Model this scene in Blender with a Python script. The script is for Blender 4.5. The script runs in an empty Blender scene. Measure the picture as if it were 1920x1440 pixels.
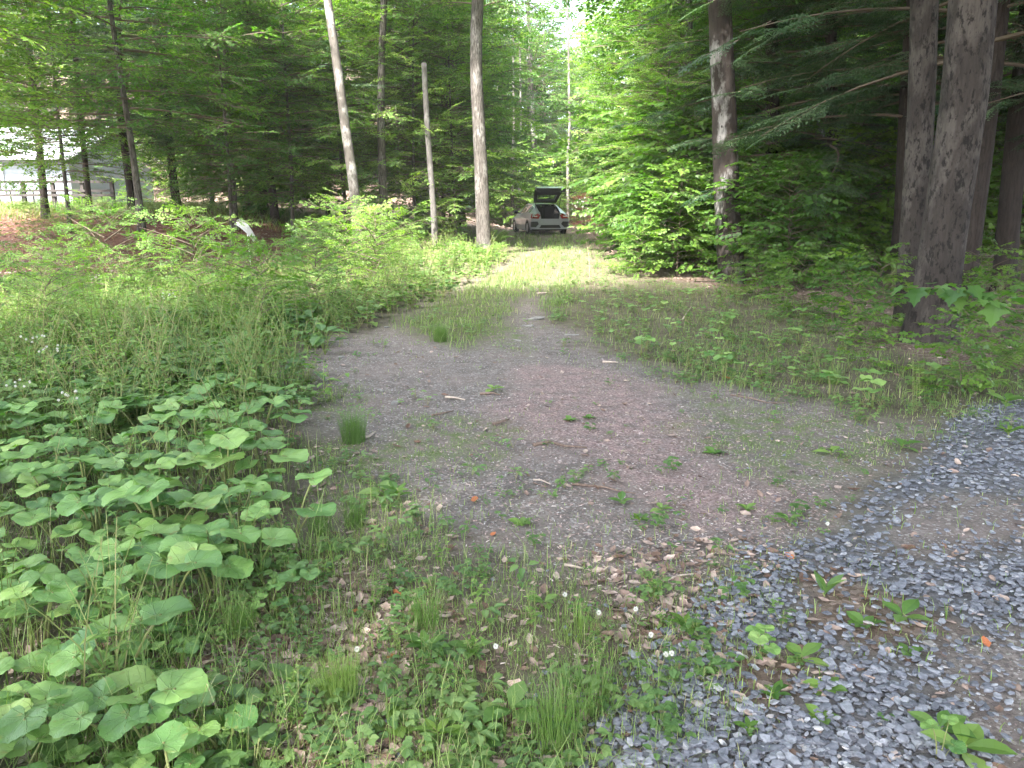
import bpy, math, random
import numpy as np
from mathutils import Vector, Matrix

random.seed(7)
RNG = np.random.default_rng(11)
PI = math.pi
R = math.radians
scene = bpy.context.scene
COL = scene.collection

# ------------------------------------------------------------------ camera
H, F, TH = 1.6, 1507.0, R(12.9)
CT, ST = math.cos(TH), math.sin(TH)
cam_d = bpy.data.cameras.new('camera')
cam = bpy.data.objects.new('camera', cam_d)
COL.objects.link(cam)
cam.location = (0, 0, H)
cam.rotation_euler = (PI / 2 - TH, 0, 0)
cam_d.sensor_width = 36
cam_d.lens = F / 1920 * 36
cam_d.clip_start = 0.05
cam_d.clip_end = 2000
scene.camera = cam


def ray(px, py):
    u = (px - 960) / F
    v = -(py - 720) / F
    return (u, CT + v * ST, -ST + v * CT)


def G(px, py, z=0.0):          # point of the photo on a level plane
    d = ray(px, py)
    t = (z - H) / d[2]
    return (d[0] * t, d[1] * t)


def P(px, py, depth):          # point of the photo at a distance ahead
    d = ray(px, py)
    t = depth / d[1]
    return Vector((d[0] * t, depth, H + d[2] * t))


# ------------------------------------------------------------------ noise
def make_noise(seed):
    g = np.random.default_rng(seed).random((256, 256))

    def n(x, y, s):
        x = np.asarray(x, float) / s + 1000.3
        y = np.asarray(y, float) / s + 1000.7
        xi = np.floor(x).astype(int)
        yi = np.floor(y).astype(int)
        fx = x - xi
        fy = y - yi
        fx = fx * fx * (3 - 2 * fx)
        fy = fy * fy * (3 - 2 * fy)
        a = g[xi % 256, yi % 256]
        b = g[(xi + 1) % 256, yi % 256]
        c = g[xi % 256, (yi + 1) % 256]
        d = g[(xi + 1) % 256, (yi + 1) % 256]
        return (a * (1 - fx) + b * fx) * (1 - fy) + (c * (1 - fx) + d * fx) * fy
    return n


N1, N2, N3 = make_noise(1), make_noise(2), make_noise(3)


def fbm(x, y, s, n=N1):
    return (n(x, y, s) + 0.5 * n(x, y, s / 2.1) + 0.25 * n(x, y, s / 4.3)) / 1.75 - 0.5


def sstep(a, b, x):
    t = np.clip((np.asarray(x, float) - a) / (b - a), 0, 1)
    return t * t * (3 - 2 * t)


# ------------------------------------------------------------------ zones
def WP(pts):
    return [G(*p) for p in pts]


def poly_sd(x, y, poly):
    """signed distance, positive inside"""
    x = np.asarray(x, float)
    y = np.asarray(y, float)
    best = np.full(x.shape, 1e9)
    ins = np.zeros(x.shape, bool)
    n = len(poly)
    for i in range(n):
        ax, ay = poly[i]
        bx, by = poly[(i + 1) % n]
        ex, ey = bx - ax, by - ay
        L = ex * ex + ey * ey + 1e-12
        t = np.clip(((x - ax) * ex + (y - ay) * ey) / L, 0, 1)
        d = np.hypot(x - ax - t * ex, y - ay - t * ey)
        best = np.minimum(best, d)
        c = (ay > y) != (by > y)
        with np.errstate(divide='ignore', invalid='ignore'):
            xi = ax + (y - ay) * ex / (ey if abs(ey) > 1e-12 else 1e-12)
        ins ^= c & (x < xi)
    return np.where(ins, best, -best)


def line_d(x, y, pts):
    best = np.full(np.asarray(x, float).shape, 1e9)
    for (ax, ay), (bx, by) in zip(pts[:-1], pts[1:]):
        ex, ey = bx - ax, by - ay
        t = np.clip(((x - ax) * ex + (y - ay) * ey) / (ex * ex + ey * ey), 0, 1)
        best = np.minimum(best, np.hypot(x - ax - t * ex, y - ay - t * ey))
    return best


Z_DIRT = WP([(545, 690), (620, 640), (730, 608), (800, 640), (870, 655), (925, 615), (968, 560), (1010, 552), (1040, 600),
             (1130, 660), (1260, 715), (1400, 735), (1560, 765), (1720, 800), (1690, 880), (1600, 950), (1540, 1010),
             (1440, 1080), (1300, 1110), (1150, 1080), (1000, 1060), (880, 1020), (780, 960), (700, 900),
             (620, 820), (575, 750)])
Z_TL = WP([(690, 625), (800, 566), (870, 530), (940, 502), (1000, 474), (1015, 450), (1022, 438)])
Z_TR = WP([(990, 570), (1035, 520), (1062, 490), (1080, 465), (1082, 450), (1075, 438)])
Z_GRAVEL = WP([(1110, 1500), (1150, 1370), (1210, 1290), (1300, 1210), (1330, 1140), (1400, 1080), (1500, 1030),
               (1590, 970), (1650, 910), (1740, 850), (1790, 805), (1850, 760), (1990, 735), (2500, 780),
               (3400, 1000), (3600, 1700), (1090, 1900)])
Z_BARE = [WP([(1640, 955), (1800, 930), (2000, 960), (1920, 1060), (1700, 1100), (1600, 1040)]),
          WP([(1800, 1250), (1900, 1180), (2100, 1150), (2300, 1600), (1750, 1600)])]
Z_STRIP = [WP([(1480, 1085), (1560, 1060), (1700, 1120), (1780, 1190), (1640, 1220), (1520, 1180)]),
           WP([(1360, 1230), (1500, 1240), (1480, 1330), (1390, 1330)])]
Z_LITTER = [WP([(230, 1110), (420, 1080), (640, 1100), (790, 1170), (740, 1260), (640, 1440), (560, 1700), (100, 1700), (160, 1300)]),
            WP([(1080, 1040), (1300, 1030), (1440, 1050), (1340, 1130), (1290, 1220), (1190, 1120)])]
Z_PINK = WP([(940, 690), (1050, 675), (1160, 695), (1290, 790), (1300, 880), (1480, 970), (1250, 950), (1100, 900),
             (1000, 800)])
Z_MOSS = [WP([(1280, 740), (1500, 770), (1690, 810), (1640, 890), (1480, 880), (1330, 840)]),
          WP([(560, 740), (640, 735), (650, 830), (720, 930), (640, 900)]),
          WP([(880, 600), (1000, 620), (1010, 680), (930, 660)]),
          WP([(780, 790), (920, 810), (900, 880), (760, 860)]),
          WP([(1360, 1080), (1420, 1080), (1390, 1140), (1320, 1130)])]
FE = WP([(1100, 440), (1135, 470), (1200, 520), (1300, 535), (1500, 560), (1640, 640), (1760, 690), (1930, 700), (2500, 730)])
Z_FOREST = FE + [(80, FE[-1][1] - 2), (80, 200), (4.6, 200)]
Z_VERGE = WP([(1030, 470), (1100, 440)]) + FE[1:] + WP([(2500, 760), (1990, 740), (1850, 765), (1740, 815), (1560, 770),
                                                       (1400, 738), (1260, 718), (1130, 662), (1050, 600), (1020, 540)])
MEDGE = WP([(575, 760), (530, 700), (620, 635), (740, 588), (850, 545), (950, 500), (975, 460), (960, 442)])
Z_MEADOW = MEDGE + [(-1, 30), (-40, 30), (-40, 3.2)] + WP([(-300, 860), (200, 820)])
Z_BUTTER = WP([(-400, 830), (60, 800), (330, 740), (480, 690), (560, 760), (560, 860), (500, 930), (560, 1010), (560, 1070), (430, 1120),
               (370, 1230), (300, 1330), (420, 1420), (420, 1600), (200, 1750), (-900, 1750), (-900, 1000)])
Z_FRONT = WP([(430, 1130), (600, 1000), (600, 860), (660, 860), (780, 970), (900, 1040), (1150, 1100), (1300, 1120), (1280, 1220),
              (1130, 1400), (1080, 1750), (350, 1750), (420, 1440), (330, 1330)])
Z_LANE = WP([(735, 605), (850, 545), (950, 500), (975, 460), (960, 438), (1100, 438), (1090, 500), (1050, 600), (1010, 556),
             (968, 562), (925, 618), (870, 658), (800, 642)])


def zm(x, y, poly, soft=0.15, amp=0.5, s=0.6):
    sd = poly_sd(x, y, poly) + amp * fbm(x, y, s, N2)
    return sstep(-soft, soft, sd)


def zmany(x, y, polys, **k):
    m = zm(x, y, polys[0], **k)
    for p in polys[1:]:
        m = np.maximum(m, zm(x, y, p, **k))
    return m


def m_tracks(x, y):
    d = np.minimum(line_d(x, y, Z_TL), line_d(x, y, Z_TR)) + 0.5 * fbm(x, y, 1.1, N3)
    return 1 - sstep(0.12, 0.42, d)


def height(x, y):
    x = np.asarray(x, float)
    y = np.asarray(y, float)
    z = 0.05 * fbm(x, y, 2.2) * sstep(0, 3, y) + 0.03 * fbm(x, y, 0.4, N2) + 0.010 * fbm(x, y, 0.13, N3) * (1 - sstep(9, 14, y))
    z = z + sstep(20, 30, y) * (0.5 * sstep(1, -4, x) + 0.8 * sstep(-5, -11, x))
    hill = np.clip(y - 44, 0, 60) * 0.34 * sstep(1, -9, x)
    hill = hill + np.clip(y - 34, 0, 90) * 0.09 * sstep(5, 14, x)
    hill = hill + np.clip(y - 62, 0, 80) * 0.06
    z = z + hill * (0.9 + 0.35 * fbm(x, y, 14, N3)) + 0.6 * fbm(x, y, 9, N3) * sstep(26, 45, y)
    g = sstep(-0.25, 0.5, poly_sd(x, y, Z_GRAVEL))
    z = z + 0.035 * g
    z = z - 0.03 * (1 - sstep(0.1, 0.5, np.minimum(line_d(x, y, Z_TL), line_d(x, y, Z_TR))))
    return z


def hz(x, y):
    return float(height(np.array([x]), np.array([y]))[0])


# ------------------------------------------------------------------ mesh helpers
class MB:
    def __init__(s):
        s.V, s.L, s.S, s.M, s.A = [], [], [], [], []
        s.n = 0

    def add(s, verts, faces, mat=0, var=0.5):
        v = np.asarray(verts, float).reshape(-1, 3)
        s.V.append(v)
        for f in faces:
            s.L.append(np.array(f) + s.n)
            s.S.append(len(f))
            s.M.append(mat)
            s.A.append(var)
        s.n += len(v)

    def arrays(s):
        return (np.vstack(s.V), np.concatenate(s.L), np.array(s.S), np.array(s.M), np.array(s.A, float))


def rep(arr, pos, rot, scale, var=None, vamp=0.35):
    """replicate arrays of one prototype"""
    V, L, S, M, A = arr
    pos = np.asarray(pos, float)
    n = len(pos)
    if n == 0:
        return None
    sc = np.asarray(scale, float)
    if sc.ndim == 1:
        sc = np.repeat(sc[:, None], 3, 1)
    W = np.einsum('nij,nkj->nki', rot, V[None] * sc[:, None, :]) + pos[:, None, :]
    LL = (L[None] + (np.arange(n) * len(V))[:, None]).ravel()
    if var is None:
        var = RNG.random(n)
    AA = np.clip((A[None] - 0.5) * 0.5 + (var[:, None]), 0, 1).ravel()
    return (W.reshape(-1, 3), LL, np.tile(S, n), np.tile(M, n), AA)


def merge(parts):
    parts = [p for p in parts if p is not None]
    off = 0
    V, L, S, M, A = [], [], [], [], []
    for p in parts:
        V.append(p[0]); L.append(p[1] + off); S.append(p[2]); M.append(p[3]); A.append(p[4])
        off += len(p[0])
    return (np.vstack(V), np.concatenate(L), np.concatenate(S), np.concatenate(M), np.concatenate(A))


def mesh(name, arr, mats, smooth=False):
    if isinstance(arr, MB):
        arr = arr.arrays()
    V, L, S, M, A = arr
    me = bpy.data.meshes.new(name)
    me.vertices.add(len(V))
    me.vertices.foreach_set('co', np.ascontiguousarray(V, dtype=np.float32).ravel())
    me.loops.add(len(L))
    me.loops.foreach_set('vertex_index', np.ascontiguousarray(L, dtype=np.int32))
    me.polygons.add(len(S))
    st = np.concatenate([[0], np.cumsum(S)[:-1]]).astype(np.int32)
    me.polygons.foreach_set('loop_start', st)
    me.polygons.foreach_set('loop_total', np.ascontiguousarray(S, dtype=np.int32))
    for m in mats:
        me.materials.append(m)
    me.polygons.foreach_set('material_index', np.ascontiguousarray(M, dtype=np.int32))
    me.polygons.foreach_set('use_smooth', np.full(len(S), smooth, dtype=bool))
    a = me.attributes.new('var', 'FLOAT', 'FACE')
    a.data.foreach_set('value', np.ascontiguousarray(A, dtype=np.float32))
    me.update(calc_edges=True)
    me.validate()
    return me


def tag(o, label=None, cat=None, group=None, kind=None):
    if label: o['label'] = label
    if cat: o['category'] = cat
    if group: o['group'] = group
    if kind: o['kind'] = kind
    return o


def obj(name, me, parent=None, loc=(0, 0, 0), rot=(0, 0, 0), sc=(1, 1, 1)):
    o = bpy.data.objects.new(name, me)
    COL.objects.link(o)
    o.location = loc
    o.rotation_euler = rot
    o.scale = sc if hasattr(sc, '__len__') else (sc, sc, sc)
    if parent: o.parent = parent
    return o


def empty(name, loc, rz=0.0, sc=1.0):
    o = obj(name, None, None, loc, (0, 0, rz), sc)
    o.empty_display_size = 0.1
    return o


def copy_tree(o, parent=None):
    c = o.copy()
    COL.objects.link(c)
    c.parent = parent
    for ch in CH.get(o.name, []):
        copy_tree(ch, c)
    return c


CH = {}


def reg(root):
    def walk(o):
        CH[o.name] = [c for c in bpy.data.objects if c.parent == o]
        for c in CH[o.name]:
            walk(c)
    walk(root)


def rotm(az, pitch=0, roll=0):
    """arrays -> rotation matrices, X axis heads to azimuth az, pitched up, rolled"""
    az, pitch, roll = np.broadcast_arrays(np.asarray(az, float), np.asarray(pitch, float), np.asarray(roll, float))
    ca, sa, cp, sp, cr, sr = np.cos(az), np.sin(az), np.cos(pitch), np.sin(pitch), np.cos(roll), np.sin(roll)
    o = np.zeros_like(ca)
    e = np.ones_like(ca)
    Rz = np.stack([np.stack([ca, -sa, o], -1), np.stack([sa, ca, o], -1), np.stack([o, o, e], -1)], -2)
    Ry = np.stack([np.stack([cp, o, -sp], -1), np.stack([o, e, o], -1), np.stack([sp, o, cp], -1)], -2)
    Rx = np.stack([np.stack([e, o, o], -1), np.stack([o, cr, -sr], -1), np.stack([o, sr, cr], -1)], -2)
    return Rz @ Ry @ Rx


def tube(m, pts, rad, sides=6, mat=0, var=0.5, cap=True, noise=0.0, seed=0):
    pts = [Vector(p) for p in pts]
    n = len(pts)
    vs = []
    rr = random.Random(seed)
    ph = [rr.random() * 6.28 for _ in range(6)]
    up = Vector((0.13, 0.97, 0.2))
    for i, p in enumerate(pts):
        d = (pts[min(i + 1, n - 1)] - pts[max(i - 1, 0)])
        d.normalize()
        a = d.cross(up)
        if a.length < 1e-3: a = d.cross(Vector((1, 0, 0)))
        a.normalize()
        b = d.cross(a)
        r = rad[i] if hasattr(rad, '__len__') else rad
        for k in range(sides):
            t = 2 * PI * k / sides
            q = r
            if noise:
                q = r * (1 + noise * (math.sin(2 * t + ph[0] + i * .11) + .7 * math.sin(3 * t + ph[1] - i * .17) +
                                      .5 * math.sin(5 * t + ph[2] + i * .31) + .5 * rr.uniform(-1, 1)))
            vs.append(p + a * (math.cos(t) * q) + b * (math.sin(t) * q))
    fs = []
    for i in range(n - 1):
        for k in range(sides):
            k2 = (k + 1) % sides
            fs.append((i * sides + k, i * sides + k2, (i + 1) * sides + k2, (i + 1) * sides + k))
    if cap:
        fs.append(tuple(range(sides))[::-1])
        fs.append(tuple((n - 1) * sides + k for k in range(sides)))
    m.add([tuple(v) for v in vs], fs, mat, var)


def box(m, c, s, mat=0, var=0.5, rz=0.0):
    x, y, z = s[0] / 2, s[1] / 2, s[2] / 2
    vs = []
    for dx, dy, dz in [(-x, -y, -z), (x, -y, -z), (x, y, -z), (-x, y, -z), (-x, -y, z), (x, -y, z), (x, y, z), (-x, y, z)]:
        ca, sa = math.cos(rz), math.sin(rz)
        vs.append((c[0] + dx * ca - dy * sa, c[1] + dx * sa + dy * ca, c[2] + dz))
    m.add(vs, [(0, 3, 2, 1), (4, 5, 6, 7), (0, 1, 5, 4), (1, 2, 6, 5), (2, 3, 7, 6), (3, 0, 4, 7)], mat, var)


def leaf(m, L, W, seg=3, fold=0.25, droop=0.15, base=(0, 0, 0), az=0.0, pitch=0.0, roll=0.0, mat=0, var=0.5, wide=0.45):
    """pointed leaf along +X with a folded midrib"""
    vs = []
    for i in range(seg + 1):
        t = i / seg
        w = W * 0.5 * (math.sin(PI * t ** wide_pow(wide)) if 0 < t < 1 else 0.0)
        x = L * t
        z = -droop * L * t * t
        vs.append((x, 0, z))
        if 0 < i < seg:
            vs.append((x, w, z + fold * w))
            vs.append((x, -w, z + fold * w))
    fs = []

    def idx(i, k):   # k 0 mid 1 left 2 right
        if i == 0: return 0
        if i == seg: return 1 + 3 * (seg - 1)
        return 1 + 3 * (i - 1) + k
    for i in range(seg):
        a0, a1 = idx(i, 0), idx(i + 1, 0)
        if i == 0:
            fs.append((a0, a1, idx(1, 1)) if seg > 1 else (0, 1, 1))
            fs.append((a0, idx(1, 2), a1))
        elif i == seg - 1:
            fs.append((a0, a1, idx(i, 1)))
            fs.append((a0, idx(i, 2), a1))
        else:
            fs.append((a0, a1, idx(i + 1, 1), idx(i, 1)))
            fs.append((a0, idx(i, 2), idx(i + 1, 2), a1))
    V = np.array(vs) @ rotm(az, pitch, roll).T + np.array(base)
    m.add(V, fs, mat, var)


def wide_pow(w):
    return math.log(0.5) / math.log(w)


def diamond(m, L, W, base, az, pitch, roll, mat=0, var=0.5, fold=0.2):
    V = np.array([(0, 0, 0), (L * .45, W / 2, fold * W / 2), (L, 0, -L * .08), (L * .45, -W / 2, fold * W / 2)])
    V = V @ rotm(az, pitch, roll).T + np.array(base)
    m.add(V, [(0, 2, 1), (0, 3, 2)], mat, var)


# ------------------------------------------------------------------ materials
def newmat(name):
    m = bpy.data.materials.new(name)
    m.use_nodes = True
    nt = m.node_tree
    nt.nodes.clear()
    out = nt.nodes.new('ShaderNodeOutputMaterial')
    return m, nt, out


def nd(nt, t, **k):
    n = nt.nodes.new(t)
    for a, b in k.items():
        if a == 'inp':
            for i, v in b.items():
                n.inputs[i].default_value = v
        else:
            setattr(n, a, b)
    return n


def ramp(nt, fac, stops, interp='LINEAR'):
    r = nt.nodes.new('ShaderNodeValToRGB')
    e = r.color_ramp.elements
    r.color_ramp.interpolation = interp
    while len(e) > 1: e.remove(e[-1])
    e[0].position = stops[0][0]
    e[0].color = tuple(stops[0][1]) + (1,)
    for p, c in stops[1:]:
        q = e.new(p)
        q.color = tuple(c) + (1,)
    nt.links.new(fac, r.inputs[0])
    return r.outputs[0]


def mixc(nt, f, a, b, mode='MIX'):
    n = nt.nodes.new('ShaderNodeMix')
    n.data_type = 'RGBA'
    n.blend_type = mode
    n.clamp_factor = True
    for s, v in ((n.inputs[0], f), (n.inputs[6], a), (n.inputs[7], b)):
        if isinstance(v, (int, float)): s.default_value = v
        elif isinstance(v, tuple): s.default_value = v + (1,) if len(v) == 3 else v
        else: nt.links.new(v, s)
    return n.outputs[2]


def mathn(nt, op, a, b=None, c=None):
    n = nt.nodes.new('ShaderNodeMath')
    n.operation = op
    for i, v in enumerate((a, b, c)):
        if v is None: continue
        if isinstance(v, (int, float)): n.inputs[i].default_value = v
        else: nt.links.new(v, n.inputs[i])
    return n.outputs[0]


def attr(nt, name):
    a = nt.nodes.new('ShaderNodeAttribute')
    a.attribute_name = name
    return a.outputs['Fac']


def noise(nt, vec, scale, detail=4, rough=.55):
    n = nt.nodes.new('ShaderNodeTexNoise')
    n.inputs['Scale'].default_value = scale
    n.inputs['Detail'].default_value = detail
    n.inputs['Roughness'].default_value = rough
    if vec is not None: nt.links.new(vec, n.inputs['Vector'])
    return n.outputs['Fac']


def leafmat(name, stops, trans=(0.3, 0.5, 0.08), tf=0.35, rough=0.45, spec=0.45, objvar=0.25, veins=False):
    m, nt, out = newmat(name)
    v = attr(nt, 'var')
    col = ramp(nt, v, stops)
    oi = nt.nodes.new('ShaderNodeObjectInfo')
    hs = nt.nodes.new('ShaderNodeHueSaturation')
    nt.links.new(col, hs.inputs['Color'])
    mr = mathn(nt, 'MULTIPLY_ADD', oi.outputs['Random'], objvar * 2, 1 - objvar)
    nt.links.new(mr, hs.inputs['Value'])
    mh = mathn(nt, 'MULTIPLY_ADD', oi.outputs['Random'], -0.035, 0.517)
    nt.links.new(mh, hs.inputs['Hue'])
    c = hs.outputs[0]
    p = nt.nodes.new('ShaderNodeBsdfPrincipled')
    if veins:
        tc = nt.nodes.new('ShaderNodeTexCoord')
        sp = nt.nodes.new('ShaderNodeSeparateXYZ')
        nt.links.new(tc.outputs['Generated'], sp.inputs[0])
        dx = mathn(nt, 'SUBTRACT', sp.outputs[0], 0.30)
        dy = mathn(nt, 'SUBTRACT', sp.outputs[1], 0.5)
        an = mathn(nt, 'ARCTAN2', dy, dx)
        nz = noise(nt, tc.outputs['Generated'], 6, 3)
        an = mathn(nt, 'MULTIPLY_ADD', nz, 0.35, an)
        fr = mathn(nt, 'PINGPONG', mathn(nt, 'ADD', an, 10.0), 0.33)
        rr = mathn(nt, 'SQRT', mathn(nt, 'ADD', mathn(nt, 'MULTIPLY', dx, dx), mathn(nt, 'MULTIPLY', dy, dy)))
        ln = mathn(nt, 'MULTIPLY', fr, rr)
        vn = ramp(nt, ln, [(0.0, (1, 1, 1)), (0.012, (0, 0, 0))])
        c = mixc(nt, mathn(nt, 'MULTIPLY', vn, 0.17), c, (0.34, 0.44, 0.2))
        big = noise(nt, tc.outputs['Generated'], 3.0, 4)
        c = mixc(nt, ramp(nt, big, [(0.58, (0, 0, 0)), (0.72, (.7, .7, .7))]), c, (0.24, 0.22, 0.06))
        bp = nd(nt, 'ShaderNodeBump', inp={'Strength': 0.5, 'Distance': 0.01})
        nt.links.new(mathn(nt, 'ADD', vn, big), bp.inputs['Height'])
        nt.links.new(bp.outputs[0], p.inputs['Normal'])
    nt.links.new(c, p.inputs['Base Color'])
    p.inputs['Roughness'].default_value = rough
    p.inputs['Specular IOR Level'].default_value = spec
    tr = nt.nodes.new('ShaderNodeBsdfTranslucent')
    tcx = mixc(nt, 1.0, c, (trans[0] * 3.4, trans[1] * 3.4, trans[2] * 3.4), 'MULTIPLY')
    nt.links.new(tcx, tr.inputs['Color'])
    mx = nt.nodes.new('ShaderNodeMixShader')
    mx.inputs[0].default_value = tf
    nt.links.new(p.outputs[0], mx.inputs[1])
    nt.links.new(tr.outputs[0], mx.inputs[2])
    nt.links.new(mx.outputs[0], out.inputs[0])
    return m


def plain(name, col, rough=0.6, metal=0.0, spec=0.5, coat=0.0, nscale=0, namp=0.3, bump=0.0):
    m, nt, out = newmat(name)
    p = nt.nodes.new('ShaderNodeBsdfPrincipled')
    p.inputs['Base Color'].default_value = tuple(col) + (1,)
    p.inputs['Roughness'].default_value = rough
    p.inputs['Metallic'].default_value = metal
    p.inputs['Specular IOR Level'].default_value = spec
    p.inputs['Coat Weight'].default_value = coat
    if nscale:
        tc = nt.nodes.new('ShaderNodeTexCoord')
        n = noise(nt, tc.outputs['Object'], nscale, 6)
        lo = tuple(x * (1 - namp) for x in col)
        hi = tuple(min(1, x * (1 + namp)) for x in col)
        nt.links.new(ramp(nt, n, [(0.3, lo), (0.7, hi)]), p.inputs['Base Color'])
        if bump:
            b = nd(nt, 'ShaderNodeBump', inp={'Strength': bump, 'Distance': 0.02})
            nt.links.new(n, b.inputs['Height'])
            nt.links.new(b.outputs[0], p.inputs['Normal'])
    nt.links.new(p.outputs[0], out.inputs[0])
    return m


def glassmat(name, tint=(0.5, 0.55, 0.55), f=0.35):
    m, nt, out = newmat(name)
    t = nd(nt, 'ShaderNodeBsdfTransparent', inp={'Color': tint + (1,)})
    g = nd(nt, 'ShaderNodeBsdfGlossy', inp={'Roughness': 0.03})
    mx = nt.nodes.new('ShaderNodeMixShader')
    fr = nd(nt, 'ShaderNodeFresnel', inp={'IOR': 1.5})
    nt.links.new(mathn(nt, 'ADD', fr.outputs[0], f * 0.3), mx.inputs[0])
    nt.links.new(t.outputs[0], mx.inputs[1])
    nt.links.new(g.outputs[0], mx.inputs[2])
    nt.links.new(mx.outputs[0], out.inputs[0])
    return m


def varmat(name, stops, rough=0.8, spec=0.3, nscale=0.0, bump=0.0):
    m, nt, out = newmat(name)
    p = nt.nodes.new('ShaderNodeBsdfPrincipled')
    c = ramp(nt, attr(nt, 'var'), stops)
    if nscale:
        tc = nt.nodes.new('ShaderNodeTexCoord')
        n = noise(nt, tc.outputs['Object'], nscale, 5)
        c = mixc(nt, 1.0, c, ramp(nt, n, [(0.3, (.6, .6, .6)), (0.7, (1.25, 1.25, 1.25))]), 'MULTIPLY')
        if bump:
            b = nd(nt, 'ShaderNodeBump', inp={'Strength': bump, 'Distance': 0.004})
            nt.links.new(n, b.inputs['Height'])
            nt.links.new(b.outputs[0], p.inputs['Normal'])
    nt.links.new(c, p.inputs['Base Color'])
    p.inputs['Roughness'].default_value = rough
    p.inputs['Specular IOR Level'].default_value = spec
    nt.links.new(p.outputs[0], out.inputs[0])
    return m


def barkmat(name, base, dark, pale, spots=0.5, pale_amt=0.35, furrow=0.0):
    m, nt, out = newmat(name)
    tc = nt.nodes.new('ShaderNodeTexCoord')
    mp = nd(nt, 'ShaderNodeMapping', inp={'Scale': (1, 1, 0.45)})
    nt.links.new(tc.outputs['Object'], mp.inputs[0])
    mp2 = nd(nt, 'ShaderNodeMapping', inp={'Scale': (1, 1, 0.16)})
    nt.links.new(tc.outputs['Object'], mp2.inputs[0])
    n1 = noise(nt, mp.outputs[0], 5, 6)
    n2 = noise(nt, mp.outputs[0], 2.2, 5, .65)
    n3 = noise(nt, mp2.outputs[0], 38, 4, .6)
    n4 = noise(nt, mp.outputs[0], 17, 5, .7)
    c = mixc(nt, ramp(nt, n1, [(.35, (0, 0, 0)), (.65, (1, 1, 1))]), base, tuple(x * .72 for x in base))
    c = mixc(nt, ramp(nt, n2, [(.66 - pale_amt * .3, (0, 0, 0)), (.74 - pale_amt * .3, (.85, .85, .85))]), c, pale)
    c = mixc(nt, ramp(nt, n4, [(.66 - spots * .12, (0, 0, 0)), (.72 - spots * .1, (.9, .9, .9))]), c, dark)
    c = mixc(nt, mathn(nt, 'MULTIPLY', ramp(nt, n3, [(.45, (0, 0, 0)), (.6, (1, 1, 1))]), furrow), c, dark)
    p = nd(nt, 'ShaderNodeBsdfPrincipled', inp={'Roughness': 0.9, 'Specular IOR Level': 0.2})
    nt.links.new(c, p.inputs['Base Color'])
    b = nd(nt, 'ShaderNodeBump', inp={'Strength': 0.7, 'Distance': 0.02})
    nt.links.new(mathn(nt, 'ADD', mathn(nt, 'MULTIPLY', n3, 1.2 * furrow + .2), mathn(nt, 'ADD', n4, n1)), b.inputs['Height'])
    nt.links.new(b.outputs[0], p.inputs['Normal'])
    nt.links.new(p.outputs[0], out.inputs[0])
    return m


MT = {}
MT['bark_pale'] = barkmat('bark_pale', (.14, .125, .11), (.045, .038, .032), (.36, .345, .32), .8, .5, .2)
MT['bark_grey'] = barkmat('bark_grey', (.125, .112, .10), (.04, .034, .03), (.21, .20, .185), .9, .5, .9)
MT['bark_dark'] = barkmat('bark_dark', (.045, .035, .03), (.018, .014, .012), (.085, .075, .065), .4, .2, .7)
MT['bark_spot'] = barkmat('bark_spot', (.050, .041, .036), (.012, .010, .009), (.085, .073, .064), 1.2, .6, .25)
MT['bark_patch'] = barkmat('bark_patch', (.05, .040, .035), (.017, .014, .012), (.26, .25, .24), .6, .38, .35)
MT['bark_snag'] = barkmat('bark_snag', (.15, .14, .13), (.06, .055, .05), (.24, .235, .22), .7, .4, .5)
MT['twig'] = plain('twig', (.12, .09, .065), .9)
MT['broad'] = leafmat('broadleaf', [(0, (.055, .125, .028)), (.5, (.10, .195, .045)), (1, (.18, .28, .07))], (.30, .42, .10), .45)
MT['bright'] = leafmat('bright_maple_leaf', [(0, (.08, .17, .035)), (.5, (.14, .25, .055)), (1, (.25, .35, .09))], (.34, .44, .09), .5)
MT['hemlock'] = leafmat('hemlock_needle', [(0, (.022, .05, .02)), (.6, (.04, .085, .035)), (1, (.085, .14, .06))], (.22, .36, .12), .22)
MT['herb'] = leafmat('herb_leaf', [(0, (.075, .15, .03)), (.5, (.135, .24, .05)), (1, (.24, .34, .10))], (.30, .42, .10), .35)
MT['fern'] = leafmat('fern_leaf', [(0, (.08, .15, .03)), (.5, (.13, .22, .045)), (1, (.20, .30, .07))], (.30, .42, .09), .35)
MT['grass'] = leafmat('grass_blade', [(0, (.10, .17, .04)), (.5, (.17, .26, .07)), (.88, (.26, .34, .12)), (1, (.42, .38, .22))], (.30, .38, .12), .35)
MT['butter'] = leafmat('butterbur_leaf', [(0, (.095, .20, .05)), (.5, (.15, .28, .075)), (1, (.23, .35, .11))], (.28, .42, .08), .25, .42, .45, .3, True)
MT['sap'] = leafmat('sapling_leaf', [(0, (.06, .125, .025)), (.5, (.09, .18, .03)), (1, (.15, .25, .045))], (.32, .42, .08), .45)
MT['clover'] = leafmat('clover_leaf', [(0, (.08, .155, .045)), (.5, (.12, .21, .06)), (1, (.19, .28, .09))], (.28, .4, .1), .3)
MT['stem'] = varmat('green_stem', [(0, (.14, .18, .05)), (1, (.24, .22, .10))], .6)
MT['drystem'] = varmat('dry_stem', [(0, (.22, .16, .10)), (1, (.36, .29, .20))], .8)
MT['dry'] = varmat('dry_leaf', [(0, (.13, .075, .05)), (.4, (.27, .19, .155)), (.75, (.40, .31, .265)), (.92, (.50, .38, .31)), (1, (.42, .14, .06))], .75, .3, 30, 0)
MT['chip'] = varmat('bark_chip', [(0, (.12, .09, .08)), (.4, (.27, .19, .17)), (.8, (.42, .31, .28)), (1, (.58, .50, .46))], .85)
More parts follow.
